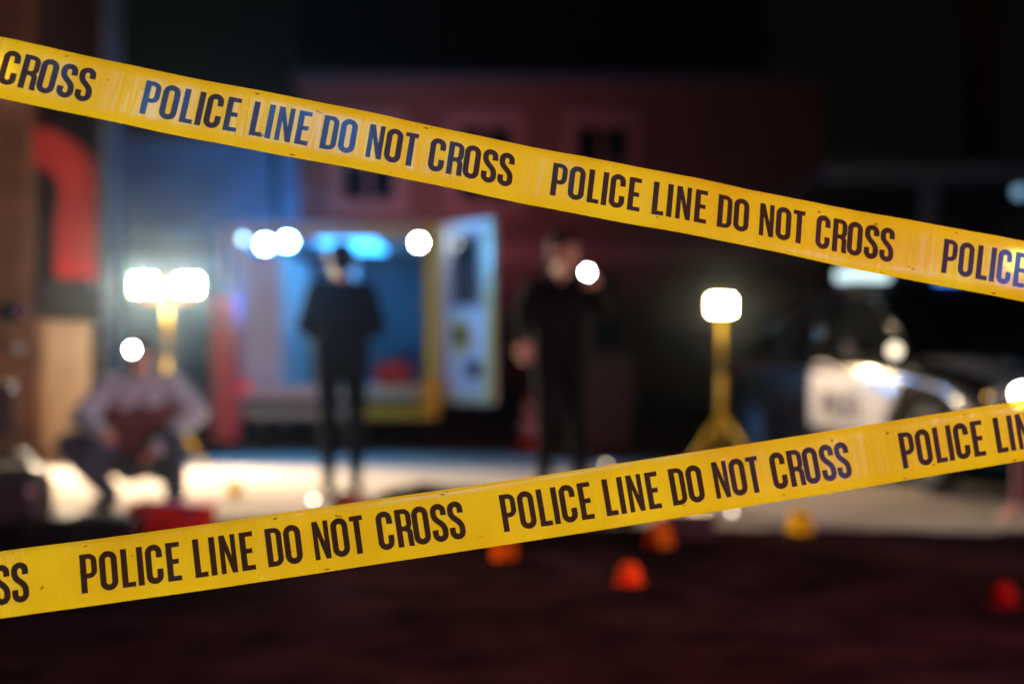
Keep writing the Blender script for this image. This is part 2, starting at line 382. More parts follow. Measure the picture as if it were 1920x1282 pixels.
def ink_mat():
    m = bpy.data.materials.new('black_ink'); m.use_nodes = True
    t = m.node_tree; t.nodes.clear(); N = t.nodes.new; Lk = t.links.new
    out = N('ShaderNodeOutputMaterial'); dif = N('ShaderNodeBsdfDiffuse'); dif.inputs[0].default_value = (.03, .02, .02, 1)
    tp = N('ShaderNodeBsdfTransparent'); tp.inputs[0].default_value = (.07, .055, .9, 1)
    gl = N('ShaderNodeBsdfGlossy'); gl.inputs['Roughness'].default_value = .27
    fr = N('ShaderNodeFresnel'); fr.inputs['IOR'].default_value = 1.5
    m1 = N('ShaderNodeMixShader'); m1.inputs[0].default_value = .6; Lk(dif.outputs[0], m1.inputs[1]); Lk(tp.outputs[0], m1.inputs[2])
    m2 = N('ShaderNodeMixShader'); Lk(fr.outputs[0], m2.inputs[0]); Lk(m1.outputs[0], m2.inputs[1]); Lk(gl.outputs[0], m2.inputs[2])
    Lk(m2.outputs[0], out.inputs[0])
    return m
FILM, INK = tape_mat(), ink_mat()
TW = 0.0762
class Tape:
    def __init__(self, cs, s0, s1, tw):
        xs = np.array([0, 480, 960, 1440, 1920.])
        self.q = np.polyfit(xs, np.array(cs, float), 2); self.s0, self.s1 = s0, s1; self.tw = tw
        X = np.arange(-2600, 4400, 10.)
        pts = [self.at(x) for x in X]
        self.X = X; self.pts = pts
        L = [0.]
        for a, b in zip(pts[:-1], pts[1:]): L.append(L[-1] + (b-a).length)
        self.L = np.array(L)
    def at(self, x):
        xc = min(max(x, 0), 1920.)
        y = np.polyval(self.q, xc) + (x-xc)*np.polyval(np.polyder(self.q), xc)
        sc = self.s0 + (self.s1-self.s0)*x/1920.
        return P(x, y, F_PX/max(sc, 300))
    def s_of(self, x): return float(np.interp(x, self.X, self.L))
    def frame(self, s):
        x = float(np.interp(s, self.L, self.X))
        p = self.at(x); T = (self.at(x+8)-self.at(x-8)).normalized()
        n0 = Vector((0, -1, 0)); n0 = (n0 - T*n0.dot(T)).normalized()
        U = n0.cross(T) ; U = U if U.z > 0 else -U
        ph = R(float(np.interp(x, [q[0] for q in self.tw], [q[1] for q in self.tw])))
        n = n0*math.cos(ph) + U*math.sin(ph)          # top leans away: face turned slightly upward
        U2 = U*math.cos(ph) - n0*math.sin(ph)
        return p, T, U2, n
    def pt(self, s, v, off=0.):
        p, T, U, n = self.frame(s)
        e = abs(v-.5)*2
        wob = .0022*math.sin(s*15+v*.8)+.0006*math.sin(s*47+1.3-v*.9)+.00012*math.sin(s*131+v*1.2)
        return p + U*((v-.5)*TW) + n*(wob - .0022*max(0, e-.86)/.14 + off)
upper = Tape([127, 222, 319, 415.5, 508], 1665, 1500, [(0, 20), (1400, 20), (1920, 7)])
lower = Tape([1095.5, 1029.5, 958, 883.5, 806.5], 1655, 1470, [(0, 17), (960, 12), (1920, 2)])
def build_tape(tp, label, starts, v0, v1):
    sa, sb = tp.L[0], tp.L[-1]
    bm = bmesh.new(); uvl = bm.loops.layers.uv.new('UVMap')
    ns = int((sb-sa)/.008); vv = [0, .03, .07, .2, .4, .6, .8, .93, .97, 1]
    rows = []
    for i in range(ns+1):
        s = sa + (sb-sa)*i/ns
        rows.append([(bm.verts.new(tp.pt(s, v)), s, v*TW) for v in vv])
    for i in range(ns):
        for k in range(len(vv)-1):
            q = [rows[i][k], rows[i+1][k], rows[i+1][k+1], rows[i][k+1]]
            f = bm.faces.new([a[0] for a in q]); f.smooth = True
            for l, a in zip(f.loops, q): l[uvl].uv = (a[1], a[2])
    root = obj('police_tape', bm, FILM, None, recalc=False)
    tag(root, label, 'barrier tape', 'police tapes')
    ss = [tp.s_of(x) for x in starts]
    per1, per2 = ss[1]-ss[0], ss[2]-ss[1]; per = (per1+per2)/2
    ss = [ss[0]-2*per, ss[0]-per] + ss + [ss[2]+per, ss[2]+2*per]
    ux = per*.887/9.97; H = TW*(v1-v0)
    for s0 in ss:
        for ch, x0 in PHRASE:
            gv, gf = glyph(ch)
            b2 = bmesh.new()
            vs = [b2.verts.new(tp.pt(s0 + (x0+gx)*ux, v0 + gyy*(v1-v0), .0005)) for gx, gyy in gv]
            for f in gf:
                if len(set(f)) == len(f):
                    try: b2.faces.new([vs[i] for i in f])
                    except ValueError: pass
            bmesh.ops.recalc_face_normals(b2, faces=b2.faces)
            for f in b2.faces:
                if f.normal.y > 0: f.normal_flip()
            obj('letter', b2, INK, root, recalc=False)
    return root
build_tape(upper, 'yellow police tape sloping down to the right across the top', [268, 1035, 1768], .215, .785)
build_tape(lower, 'yellow police tape rising to the right across the bottom', [151, 940, 1689], .195, .785)

# unseen blue lamps added beside the camera for a sheen on the upper tape
def beacon(name, px, dist, col, energy, size, du=0, dr=0):
    s = upper.s_of(px); p, T, U, n = upper.frame(s)
    v = (p - Vector((0, 0, CAM_H))).normalized(); r = v - 2*v.dot(n)*n
    l = bpy.data.lights.new(name, 'POINT'); l.energy = energy; l.color = col; l.shadow_soft_size = size
    o = bpy.data.objects.new(name, l); COL.objects.link(o); o.location = p + r*dist + Vector((dr, 0, du)); return o
beacon('blue_sheen_lamp', 575, 3.6, (.02, .38, .85), 80, .2)
beacon('blue_sheen_lamp', 1960, 3.4, (.06, .32, 1), 70, .15)
l = bpy.data.lights.new('cool_fill_spot', 'SPOT'); l.energy = 1500; l.color = (.78, .89, 1); l.shadow_soft_size = .15; l.spot_size = R(75); l.spot_blend = .6  # unseen cool lamp added as fill for the crouching person and tape
o = bpy.data.objects.new('cool_fill_spot', l); COL.objects.link(o); o.location = (8, 1, 4.6)
o.rotation_euler = (Vector((-1, 5, .6)) - o.location).to_track_quat('-Z', 'Y').to_euler()
l = bpy.data.lights.new('red_beacon', 'SPOT'); l.energy = 850; l.spot_size = R(95); l.spot_blend = .5; l.color = (1, .03, .05); l.shadow_soft_size = .12
o = bpy.data.objects.new('red_beacon', l); COL.objects.link(o); o.location = (3.1, 0.8, 1.9); o.rotation_euler = (Vector((-.4, 4.2, -.6)) - o.location).to_track_quat('-Z', 'Y').to_euler()

# ================================================================== WORK LAMPS
WARM = (1, .80, .54)
FLOOD = lamp_mat('flood_glass', WARM, 8600)
def work_lamp(label, base, h, heads, fork, legs, rz=0, fl=None, group='tripod work lamps'):
    t = thing('work_lamp', label, 'work lamp', base, rz, group)
    b2 = bmesh.new(); bm_cone(b2, (0,0,fork-.12), (0,0,h*.62), .026, .026); bm_cone(b2, (0,0,h*.6), (0,0,h-.05), .021, .021); obj('pole', b2, YELLOWP, t)
    b2 = bmesh.new(); bm_cone(b2, (0,0,h*.60), (0,0,h*.645), .04, .04); bm_ell(b2, (.05,0,h*.622), (.025,.015,.025)); obj('clamp', b2, BLACK, t)
    for a in legs:
        b2 = bmesh.new(); e = Vector((math.cos(a)*fork*.92, math.sin(a)*fork*.92, .012)); bm_cone(b2, (0,0,fork), e, .022, .018); bm_ell(b2, e+Vector((0,0,.01)), (.03,.03,.022)); obj('leg', b2, YELLOWP, t)
    if len(heads) > 1: boxo('crossbar', YELLOWP, t, min(heads)-.05, max(heads)+.05, -.02, .02, h-.14, h-.105)
    for hx in heads:
        b2 = bmesh.new(); bm_box(b2, hx-.105, hx+.105, -.05, .04, h-.08, h+.08, bevel=.012)
        for k in range(5): bm_box(b2, hx-.09+k*.045-.006, hx-.09+k*.045+.006, .041, .085, h-.07, h+.07)
        hd = obj('lamp_head', b2, mat('lamp_yellow', (.6, .4, .03), .4), t)
        b2 = bmesh.new(); b2.faces.new([b2.verts.new(q_) for q_ in ((hx-.085,-.054,h-.058),(hx+.085,-.054,h-.058),(hx+.085,-.054,h+.058),(hx-.085,-.054,h+.058))]); obj('lens', b2, fl or FLOOD, hd)
        b2 = bmesh.new(); bm_cone(b2, (hx,0,h-.105), (hx,0,h-.075), .015, .015, 8); obj('bracket', b2, BLACK, hd)
    return t
dl = 12.85; bl = P(314, 0, dl); bl.z = 0
hl = P(0, 535, dl).z
hs = 42/F_PX*dl
work_lamp('twin headed yellow work lamp on tripod behind the crouching person', bl, hl, [-hs, hs], .5, (R(-30), R(210), R(95)))
dr = 11.8; br_ = P(1353, 0, dr); br_.z = 0
work_lamp('single headed yellow work lamp on tripod beside the patrol car', br_, P(0, 573, dr).z, [-.01], .5, (R(-50), R(215), R(85)), fl=lamp_mat('flood_glass_warm', (1, .7, .38), 1200))

# ================================================================== AMBULANCE
AY = 14.7; ax0, ax1 = P(440, 0, AY).x, P(822, 0, AY).x; axc = (ax0+ax1)/2; aw = (ax1-ax0)/2
amb = thing('ambulance', 'white ambulance with open rear doors and lit blue interior', 'ambulance', (axc, AY, 0), 0)
AT = P(0, 418, AY).z
AL = 5.4
AMBW = mat('ambulance_white', (.76, .78, .8), .35)
b2 = bmesh.new()
bm_box(b2, -aw, -aw+.06, 0, AL, .55, AT); bm_box(b2, aw-.06, aw, 0, AL, .55, AT)
bm_box(b2, -aw+.061, aw-.061, 0, AL, AT-.1, AT); bm_box(b2, -aw+.061, aw-.061, 0, AL, .55, .68); obj('body', b2, AMBW, amb)
boxo('partition', mat('partition_grey', (.12, .15, .19), .6), amb, -aw+.061, aw-.061, 2.9, 2.96, .681, AT-.101)
b2 = bmesh.new(); bm_box(b2, -aw-.012, -aw-.001, .02, AL-.05, .9, 1.25); bm_box(b2, aw+.001, aw+.012, .02, AL-.05, .9, 1.25); obj('side_stripe', b2, HAZYEL, amb)
b2 = bmesh.new(); bm_prism(b2, [(AL+.01, .5), (AL+1.5, .5), (AL+1.5, 1.0), (AL+.95, 1.2), (AL+.4, 1.95), (AL+.01, 2.0)], 'x', -aw+.05, aw-.05); obj('cab', b2, AMBW, amb)
# yellow surround of the rear opening
b2 = bmesh.new(); bm_box(b2, -aw, -aw+.1, -.03, -.002, .56, AT-.02); obj('rear_pillar', b2, AMBW, amb)
b2 = bmesh.new(); bm_box(b2, aw-.13, aw, -.03, -.002, .56, AT-.02); obj('rear_pillar', b2, HAZYEL, amb)
b2 = bmesh.new(); bm_box(b2, -aw+.102, aw-.132, -.03, -.002, AT-.17, AT-.02); obj('header', b2, mat('pale_header', (.55, .55, .4), .5), amb)
b2 = bmesh.new(); bm_box(b2, .32, aw+.02, -.28, -.04, .36, .47, bevel=.015); st = obj('rear_step', b2, YELLOWP, amb)
b2 = bmesh.new(); bm_box(b2, -aw+.05, .315, -.24, -.04, .36, .46, bevel=.015); obj('bumper', b2, GREYM, amb)
b2 = bmesh.new(); bm_box(b2, aw-.16, aw+.03, -.2, -.035, .475, .78, bevel=.02); obj('corner_guard', b2, YELLOWP, amb)
b2 = bmesh.new(); bm_box(b2, -aw+.08, aw-.06, .02, AL, .34, .545); obj('chassis', b2, BLACK, amb)
for sx in (-1, 1):
    for yy in (1.25, AL+.55):
        b2 = bmesh.new(); bm_torus(b2, (sx*(aw-.16), yy, .35), (1,0,0), .25, .1)
        wl = obj('wheel', b2, RUBBER, amb)
        b2 = bmesh.new(); bm_cone(b2, (sx*(aw-.24), yy, .35), (sx*(aw-.09), yy, .35), .19, .17, 20); obj('rim', b2, GREYM, wl)
# inside: cabinets, shelf, bench, stretcher, ceiling light
IN = mat('interior_white', (.72, .76, .78), .4)
b2 = bmesh.new()
for k, (za, zb) in enumerate(((.685, 1.2), (1.205, 1.62), (1.625, 2.1))): bm_box(b2, -aw+.065, -aw+.42, .35, 2.6, za, zb, bevel=.012)
cab = obj('cabinet', b2, IN, amb)
for k in range(3):
    for j in range(3):
        b2 = bmesh.new(); bm_box(b2, -aw+.421, -aw+.435, .55+j*.7, .7+j*.7, .98+k*.44, 1.0+k*.44); obj('handle', b2, GREYM, cab)
b2 = bmesh.new(); bm_box(b2, aw-.5, aw-.065, .5, 2.5, .685, 1.1, bevel=.03); obj('bench', b2, mat('bench_blue', (.05, .12, .25), .5), amb)
b2 = bmesh.new(); bm_box(b2, -.3, -.06, 2.5, 2.88, .685, 2.15, bevel=.02); obj('tall_locker', b2, IN, amb)
st_ = thing('stretcher', 'blue padded stretcher standing inside the ambulance', 'stretcher', (axc-.12, AY+.5, .681))
b2 = bmesh.new(); bm_box(b2, -.26, .26, 0, 1.9, .5, .58, bevel=.03); obj('mattress', b2, mat('mattress_blue', (.04, .1, .2), .6), st_)
b2 = bmesh.new(); bm_tube(b2, [(-.27,0,.47),(-.27,1.9,.47)], .018); bm_tube(b2, [(.27,0,.47),(.27,1.9,.47)], .018); bm_tube(b2, [(-.27,.02,.47),(.27,.02,.47)], .018); obj('frame', b2, GREYM, st_)
for sx in (-.22, .22):
    for yy in (.2, 1.6):
        b2 = bmesh.new(); bm_tube(b2, [(sx, yy, .46), (sx, yy, .1)], .016); bm_torus(b2, (sx, yy, .062), (1,0,0), .045, .016, 16, 8); obj('leg', b2, GREYM, st_)
b2 = bmesh.new(); bm_box(b2, -.3, .3, .35, 2.4, AT-.125, AT-.105); obj('ceiling_lamp', b2, lamp_mat('blue_ceiling', (.05, .42, 1.0), 6.0), amb)
# right rear door, swung open; inner face towards the yard
def door(hx, ang, name_lbl, parts):
    d = bpy.data.objects.new('rear_door', None); COL.objects.link(d); d.parent = amb
    d.location = (hx, -.04, 0); d.rotation_euler = (0, 0, ang); d['label'] = name_lbl
    return d
dW = .98
def mesh_door(hx, ang, lbl, sgn):
    # local: x from 0 to dW (away from hinge), y thickness, inner face at -y*sgn
    b2 = wall_with_holes(0, dW, .52, AT-.03, [(.25, .78, 1.5, 2.2)], .05)
    d = obj('rear_door', b2, AMBW, amb); d.location = (hx, -.05, 0); d.rotation_euler = (0, 0, ang)
    d['label'] = lbl
    boxo('window_pane', DGLASS, d, .252, .778, .015, .035, 1.502, 2.198)
    b3 = wall_with_holes(.2, .83, 1.45, 2.25, [(.252, .778, 1.502, 2.198)], .02)
    wf = obj('window_frame', b3, mat('frame_grey', (.4, .42, .42), .5), d); wf.location = (0, -.021, 0)
    return d
rd = mesh_door(ax1-axc+.01, R(-55), 'white rear door with dark window and yellow edge', 1)
boxo('edge_trim', HAZYEL, rd, dW-.09, dW-.001, -.014, -.001, .54, AT-.05)
boxo('kick_panel', mat('pale_yellow', (.72, .72, .35), .5), rd, .06, dW-.1, -.012, -.001, .54, .62)
b2 = bmesh.new(); bm_torus(b2, (.42, -.012, 1.2), (0,1,0), .15, .028, 24, 8); obj('grab_ring', b2, HAZYEL, rd)
b2 = bmesh.new(); bm_box(b2, .32, .5, -.03, -.001, 1.1, 1.3, bevel=.01); obj('latch_box', b2, BLACK, rd)
b2 = bmesh.new(); bm_box(b2, .55, .78, -.03, -.001, .78, .95, bevel=.01); obj('handle_recess', b2, BLACK, rd)
ld = mesh_door(ax0-axc-.07, R(94), 'left rear door folded back along the side', -1)
# rear lights along the header
def amb_lamp(px, py, m, r=.07):
    p = P(px, py, AY-.12)
    b2 = bmesh.new(); b2.faces.new([b2.verts.new((p.x-axc + r*math.cos(q_*math.pi/10), -.12, p.z + r*math.sin(q_*math.pi/10))) for q_ in range(20)]); ln = obj('roof_lamp', b2, m, amb)
    b2 = bmesh.new(); bm_cone(b2, (p.x-axc, -.117, p.z), (p.x-axc, -.031, p.z), r*1.15, r*1.15, 20); obj('housing', b2, BLACK, ln)
BLUEL = lamp_mat('blue_strobe', (.03, .36, 1.0), 5000)
amb_lamp(497, 458, BLUEL, .05); amb_lamp(539, 453, BLUEL, .05); amb_lamp(456, 448, lamp_mat('pale_blue_lamp', (.4, .75, 1), 9), .035)
amb_lamp(785, 455, lamp_mat('white_scene_lamp', (.85, .97, 1.0), 300), .04)
# roof beacons near the cab, turned to the wall
b2 = bmesh.new(); bm_box(b2, .12, .55, AL-.6, AL-.35, AT+.03, AT+.16, bevel=.03); obj('beacon', b2, lamp_mat('red_beacon_lens', (1, .10, .05), 75), amb)
b2 = bmesh.new(); bm_box(b2, -.97, .6, AL-.65, AL-.3, AT+.001, AT+.028); obj('beacon_base', b2, BLACK, amb)
b2 = bmesh.new(); bm_box(b2, -.95, -.52, AL-.6, AL-.35, AT+.03, AT+.16, bevel=.03); obj('beacon', b2, lamp_mat('blue_beacon_lens', (.01, .42, 1), 130), amb)
# tail lamps low at the left
b2 = bmesh.new(); bm_box(b2, -aw+.02, -aw+.14, -.07, -.035, .62, .75, bevel=.01); obj('tail_lamp', b2, mat('tail_red', (.6, .01, .02), .2, emit=(1, .02, .05), estr=.6), amb)

p = P(424, 0, 14.35)
lk = thing('red_locker', 'tall narrow red equipment trolley left of the ambulance', 'trolley', (p.x, 14.35, .005))
b2 = bmesh.new(); bm_box(b2, -.13, .13, -.16, .16, .12, 1.28, bevel=.02); obj('cabinet', b2, mat('locker_red', (.6, .03, .06), .4), lk)
b2 = bmesh.new(); bm_box(b2, -.13, .13, -.16, .16, 1.285, 1.62, bevel=.03); obj('glow_top', b2, mat('pink_glow', (.6, .16, .3), .7), lk)  # pink colour stands in for red and blue light on the top
b2 = bmesh.new(); bm_box(b2, -.09, -.07, -.185, -.161, .6, .85, bevel=.004); obj('handle', b2, GREYM, lk)
for sx in (-.1, .1):
    for sy in (-.12, .12):
        b2 = bmesh.new(); bm_torus(b2, (sx, sy, .06), (1,0,0), .042, .016, 16, 8); obj('wheel', b2, RUBBER, lk)
# red kit bag on the ambulance floor
p = P(738, 718, AY+.1)
bag = thing('kit_bag', 'small red medical bag at the ambulance rear sill', 'bag', (p.x, AY+.14, .682))
b2 = bmesh.new(); bm_box(b2, -.19, .19, -.1, .1, 0, .26, bevel=.05); obj('body', b2, mat('red_fabric', (.55, .03, .03), .7), bag)
b2 = bmesh.new(); bm_tube(b2, [(-.1,0,.25),(-.08,0,.32),(.08,0,.32),(.1,0,.25)], .012); obj('handle', b2, BLACK, bag)

# ================================================================== PEOPLE
SKIN = mat('skin', (.55, .28, .2), .55)
def eval_copy(o):
    dg = bpy.context.evaluated_depsgraph_get(); dg.update()
    me = bpy.data.meshes.new_from_object(o.evaluated_get(dg)); return me
def hand(bones, wrist, dirv, palm_n, mi, curl=.5, side=1, sc=1.0):
    """palm + four fingers + thumb as tapered chains"""
    d = Vector(dirv).normalized(); n = Vector(palm_n); n = (n - d*n.dot(d)).normalized(); s = d.cross(n)*side
    w_ = Vector(wrist); pc = w_ + d*.085*sc
    for k in (-1.5, -.5, .5, 1.5): bones.append((w_ + s*k*.012*sc, pc + s*k*.021*sc, .016*sc, .013*sc, mi))
    for k, ln in zip((-1.5, -.5, .5, 1.5), (.062, .078, .084, .075)):
        a = pc + s*k*.021*sc; ang = 0; q = a
        for j in range(3):
            ang += curl*(.75 if j == 0 else .95)
            dd = d*math.cos(ang) + n*math.sin(ang); e = q + dd*ln*sc*(.45, .32, .25)[j]
            bones.append((q, e, .0105*sc, .0095*sc, mi)); q = e
    a = w_ + d*.03*sc + s*.03*sc; b_ = a + (d*.5 + s*.7 + n*.3).normalized()*.045*sc; e = b_ + (d*.85 + n*.35*(1+curl)).normalized()*.04*sc
    bones.append((a, b_, .014*sc, .012*sc, mi)); bones.append((b_, e, .012*sc, .01*sc, mi))
def person(label, loc, rz, J, mats, hair='short', headdir=(0,-1,0), group=None, longhair=False, hands=True, ground_fix=True, shoe=None, lcurl=.6, rcurl=.9, palm=(0,-1,0), bulk=1.0):
    """J: joints in local metres, facing -Y. mats: [top, trousers, skin, shoe, inner]"""
    root = thing('person', label, 'person', loc, rz, group)
    V = lambda k: Vector(J[k])
    B = []
    hip, ch, nk, hd = V('hip'), V('chest'), V('neck'), V('head')
    up = (nk-hip).normalized()
    shl, shr = V('shl'), V('shr'); lat = (shr-shl).normalized()
    hl_, hr_ = V('hl'), V('hr')
    # torso
    for k in (-.09, -.03, .03, .09):
        B.append((hip+lat*k*1.1, (hip+ch)/2+lat*k*.95, .105, .10, 4)); B.append(((hip+ch)/2+lat*k*.95, ch+lat*k*1.2, .10, .112, 4))
    B.append((ch-lat*.1, nk-up*.05-lat*.05, .105, .075, 0)); B.append((ch+lat*.1, nk-up*.05+lat*.05, .105, .075, 0))
    B.append((shl, nk-up*.04, .066, .06, 0)); B.append((shr, nk-up*.04, .066, .06, 0))
    B.append((hip-lat*.05, hl_, .11, .105, 1)); B.append((hip+lat*.05, hr_, .11, .105, 1))
    # neck, head, face
    B.append((nk-up*.05, hd-Vector((0,0,.03)), .055, .055, 2))
    f = Vector(headdir).normalized(); hu = ((hd-nk).normalized()*.4 + Vector((0,0,1))).normalized(); hu = (hu - f*hu.dot(f)).normalized(); hs_ = f.cross(hu)
    B.append((hd+hu*.03-f*.012, hd+hu*.035+f*.0, .092, .088, 2)); B.append((hd+f*.02-hu*.03, hd+f*.045-hu*.065, .066, .045, 2))
    B.append((hd+f*.09+hu*.01, hd+f*.112-hu*.022, .011, .016, 2))                       # nose
    B.append((hd+f*.082+hu*.036-hs_*.035, hd+f*.082+hu*.036+hs_*.035, .014, .014, 2))    # brow
    B.append((hd+f*.088-hu*.056-hs_*.018, hd+f*.088-hu*.056+hs_*.018, .011, .011, 2))    # lips
    for sg in (-1, 1): B.append((hd+hs_*.088*sg+hu*.025, hd+hs_*.092*sg-hu*.02-f*.005, .014, .011, 2))   # ears
    # arms
    for s_, cu, sd in (('l', lcurl, 1), ('r', rcurl, -1)):
        sh, el, wr = V('sh'+s_), V('el'+s_), V('wr'+s_)
        B.append((sh, el, .062, .048, 0)); B.append((el, wr-(wr-el)*.06, .047, .036, 0)); B.append((el+(wr-el)*.8, wr, .029, .027, 2))
        hv = J.get('hd'+s_); hv = Vector(hv) if hv else (wr-el)
        hand(B, wr, hv, J.get('pn'+s_, palm), 2, cu, sd)
    # legs
    for s_, hp in (('l', hl_), ('r', hr_)):
        kn, an = V('kn'+s_), V('an'+s_)
        B.append((hp, kn, .096, .064, 1)); B.append((kn, kn+(an-kn)*.35, .062, .062, 1)); B.append((kn+(an-kn)*.35, an, .062, .044, 1))
    B = [(a, b_, ra*(bulk if mi != 2 else 1), rb*(bulk if mi != 2 else 1), mi) for a, b_, ra, rb, mi in B]
    bm = bmesh.new()
    for a, b_, ra, rb, mi in B:
        a, b_ = Vector(a), Vector(b_)
        if (b_-a).length > 1e-4: bm_cone(bm, a, b_, ra, rb, 14)
        bmesh.ops.create_icosphere(bm, subdivisions=2, radius=ra, matrix=Matrix.Translation(a)); bmesh.ops.create_icosphere(bm, subdivisions=2, radius=rb, matrix=Matrix.Translation(b_))
    tmp = obj('tmp', bm, SKIN)
    md = tmp.modifiers.new('r', 'REMESH'); md.mode = 'VOXEL'; md.voxel_size = .0085; md.use_smooth_shade = True
    ms = tmp.modifiers.new('s', 'SMOOTH'); ms.factor = .5; ms.iterations = 2
    me = eval_copy(tmp); bpy.data.objects.remove(tmp)
    me.materials.clear()
    for m in mats: me.materials.append(m)
    # clothing regions: each face takes the cloth of the nearest limb
    n = len(me.polygons); cen = np.empty(n*3); me.polygons.foreach_get('center', cen); cen = cen.reshape(-1, 3)
    best = np.full(n, 1e9); idx = np.zeros(n, int)
    for a, b_, ra, rb, mi in B:
        a_ = np.array(a); ab = np.array(b_)-a_; L2 = max(ab@ab, 1e-9)
        t = np.clip(((cen-a_)@ab)/L2, 0, 1); dd = np.linalg.norm(cen-(a_+t[:, None]*ab), axis=1)-(ra+(rb-ra)*t)
        if mi == 4: dd = np.where(cen@np.array(-lat.cross(up)) > 0, dd, dd)
        k = dd < best; best[k] = dd[k]; idx[k] = mi
    me.polygons.foreach_set('material_index', idx.astype(np.int32)); me.polygons.foreach_set('use_smooth', [True]*n)
    me.name = 'body'; bo = bpy.data.objects.new('body', me); COL.objects.link(bo); bo.parent = root
    # eyes
    for sg in (-1, 1):
        b2 = bmesh.new(); bm_ell(b2, hd+f*.087+hu*.018+hs_*.033*sg, (.013,.009,.009), seg=10, rings=6); obj('eye', b2, mat('eye_dark', (.03,.02,.02), .2), root)
    # hair
    b2 = bmesh.new(); q = f.to_track_quat('-Y', 'Z')
    bm_ell(b2, hd+hu*.055-f*.022, (.098, .104, .092), q, 18, 12)
    bm_ell(b2, hd+hu*.0-f*.05, (.09, .075, .095), q, 16, 10)
    if longhair:
        bm_ell(b2, hd-f*.085-hu*.02, (.075, .05, .12), q, 14, 10); bm_ell(b2, hd-f*.1-hu*.14, (.05, .035, .13), q, 12, 8)
    ho = obj('hair', b2, mat('dark_hair', (.010, .007, .006), .8, spec=.1), root)
    # shoes
    for s_ in ('l', 'r'):
        an = V('an'+s_); kn = V('kn'+s_); fd = Vector(J.get('ft'+s_, (0, -1, 0))).normalized()
        b2 = bmesh.new(); base = Vector((an.x, an.y, max(an.z-.055, .045)))
        if 'lying' in J: base = an + fd*.02
        bm_ell(b2, base+fd*.06, (.047, .135, .045), fd.to_track_quat('-Y', 'Z'), 14, 8); bm_ell(b2, base-fd*.015+Vector((0,0,.03)), (.047,.055,.055), None, 12, 8)
        obj('shoe', b2, mats[3], root)
    return root
def stand(**kw):
    J = dict(hip=(0,0,.98), chest=(0,-.01,1.3), neck=(0,.01,1.5), head=(0,-.02,1.64), shl=(-.185,0,1.44), shr=(.185,0,1.44), hl=(-.095,0,.9), hr=(.095,0,.9),
             ell=(-.25,.02,1.16), elr=(.25,.02,1.16), wrl=(-.25,-.08,.92), wrr=(.25,-.08,.92), knl=(-.11,-.02,.49), knr=(.11,-.02,.49), anl=(-.12,.02,.09), anr=(.12,.02,.09))
    J.update(kw); return J
BLK_CLOTH = mat('black_cloth', (.007, .007, .008), .9, noise=.3, nscale=9, spec=.05)
NAVY = mat('navy_cloth', (.006, .01, .018), .9, noise=.3, nscale=9, spec=.05)
GREYJ = mat('grey_blue_jacket', (.5, .68, .75), .85, noise=.15, nscale=9)
DRED = mat('dark_red_cloth', (.13, .02, .03), .8, noise=.2, nscale=9)
PALE = mat('pale_shoe', (.6, .68, .6), .5)
DSHOE = mat('dark_shoe', (.02, .02, .022), .5)
# A: standing with a torch
dA = 9.5; bA = P(1052, 0, dA)
person('person in black standing and aiming a lit torch at the camera', (bA.x, dA, 0), 0,
       stand(head=(.02,-.03,1.66), ell=(-.27,.06,1.28), wrl=(-.245,-.07,1.07), hdl=(.12,-.05,-1), elr=(.29,-.05,1.25), wrr=(.215,-.24,1.44), hdr=(-.35,-.5,.5), knl=(-.10,0,.49), anl=(-.115,.03,.09), anr=(.13,0,.09)),
       [BLK_CLOTH, BLK_CLOTH, SKIN, PALE, BLK_CLOTH], headdir=(.55,-.83,-.08), longhair=True, rcurl=1.1)
tq = P(1101, 511, dA-.36)
tor = thing('torch', 'lit torch held up by the standing person in black', 'torch', tq)
b2 = bmesh.new(); bm_cone(b2, (0,.02,0), (.015,.17,-.005), .017, .017); obj('barrel', b2, BLACK, tor)
b2 = bmesh.new(); bm_cone(b2, (0,-.02,0), (0,.03,0), .036, .02, 18); obj('head', b2, BLACK, tor)
b2 = bmesh.new(); bm_cone(b2, (0,-.026,0), (0,-.021,0), .02, .02, 18); obj('lens', b2, lamp_mat('torch_lens', (.82, 1, .97), 130), tor)
# B: standing in front of the ambulance
dB = 10.0; bB = P(640, 0, dB)
person('person in dark navy standing with back turned before the open ambulance', (bB.x, dB, 0), R(186),
       stand(ell=(-.27,.03,1.18), wrl=(-.10,-.18,1.07), hdl=(.7,-.5,.05), elr=(.27,.03,1.18), wrr=(.12,-.18,1.08), hdr=(-.7,-.5,.05), pnl=(0,.4,-1), pnr=(0,.4,-1), knl=(-.10,-.02,.48), anl=(-.10,-.04,.09), knr=(.09,-.01,.48), anr=(.085,.06,.09)),
       [NAVY, NAVY, SKIN, DSHOE, NAVY], headdir=(.1,-1,-.15))
# C: crouching at the left
dC = 9.0; bC = P(262, 0, dC)
person('crouching person in grey jacket and dark red top with bright head lamp', (bC.x, dC, 0), 0,
       dict(hip=(0,.22,.33), chest=(.0,.06,.60), neck=(.02,-.02,.82), head=(.02,-.06,.97), shl=(-.2,.0,.77), shr=(.2,.0,.79), hl=(-.11,.2,.3), hr=(.11,.2,.3),
            ell=(-.36,-.06,.58), wrl=(-.18,-.26,.52), elr=(.39,-.08,.62), wrr=(.17,-.28,.40), hdl=(.6,-.6,-.15), hdr=(-.5,-.5,-.4), pnl=(0,0,-1), pnr=(0,0,-1),
            knl=(-.40,-.14,.42), anl=(-.21,.08,.10), knr=(.25,-.22,.44), anr=(.21,.06,.10), ftl=(-.4,-1,0), ftr=(.2,-1,0)),
       [GREYJ, mat('slate_trousers', (.06, .085, .12), .9, spec=.05), SKIN, DSHOE, DRED], headdir=(.0,-.9,-.3), bulk=1.42)
hq = P(248, 655, dC-.17)
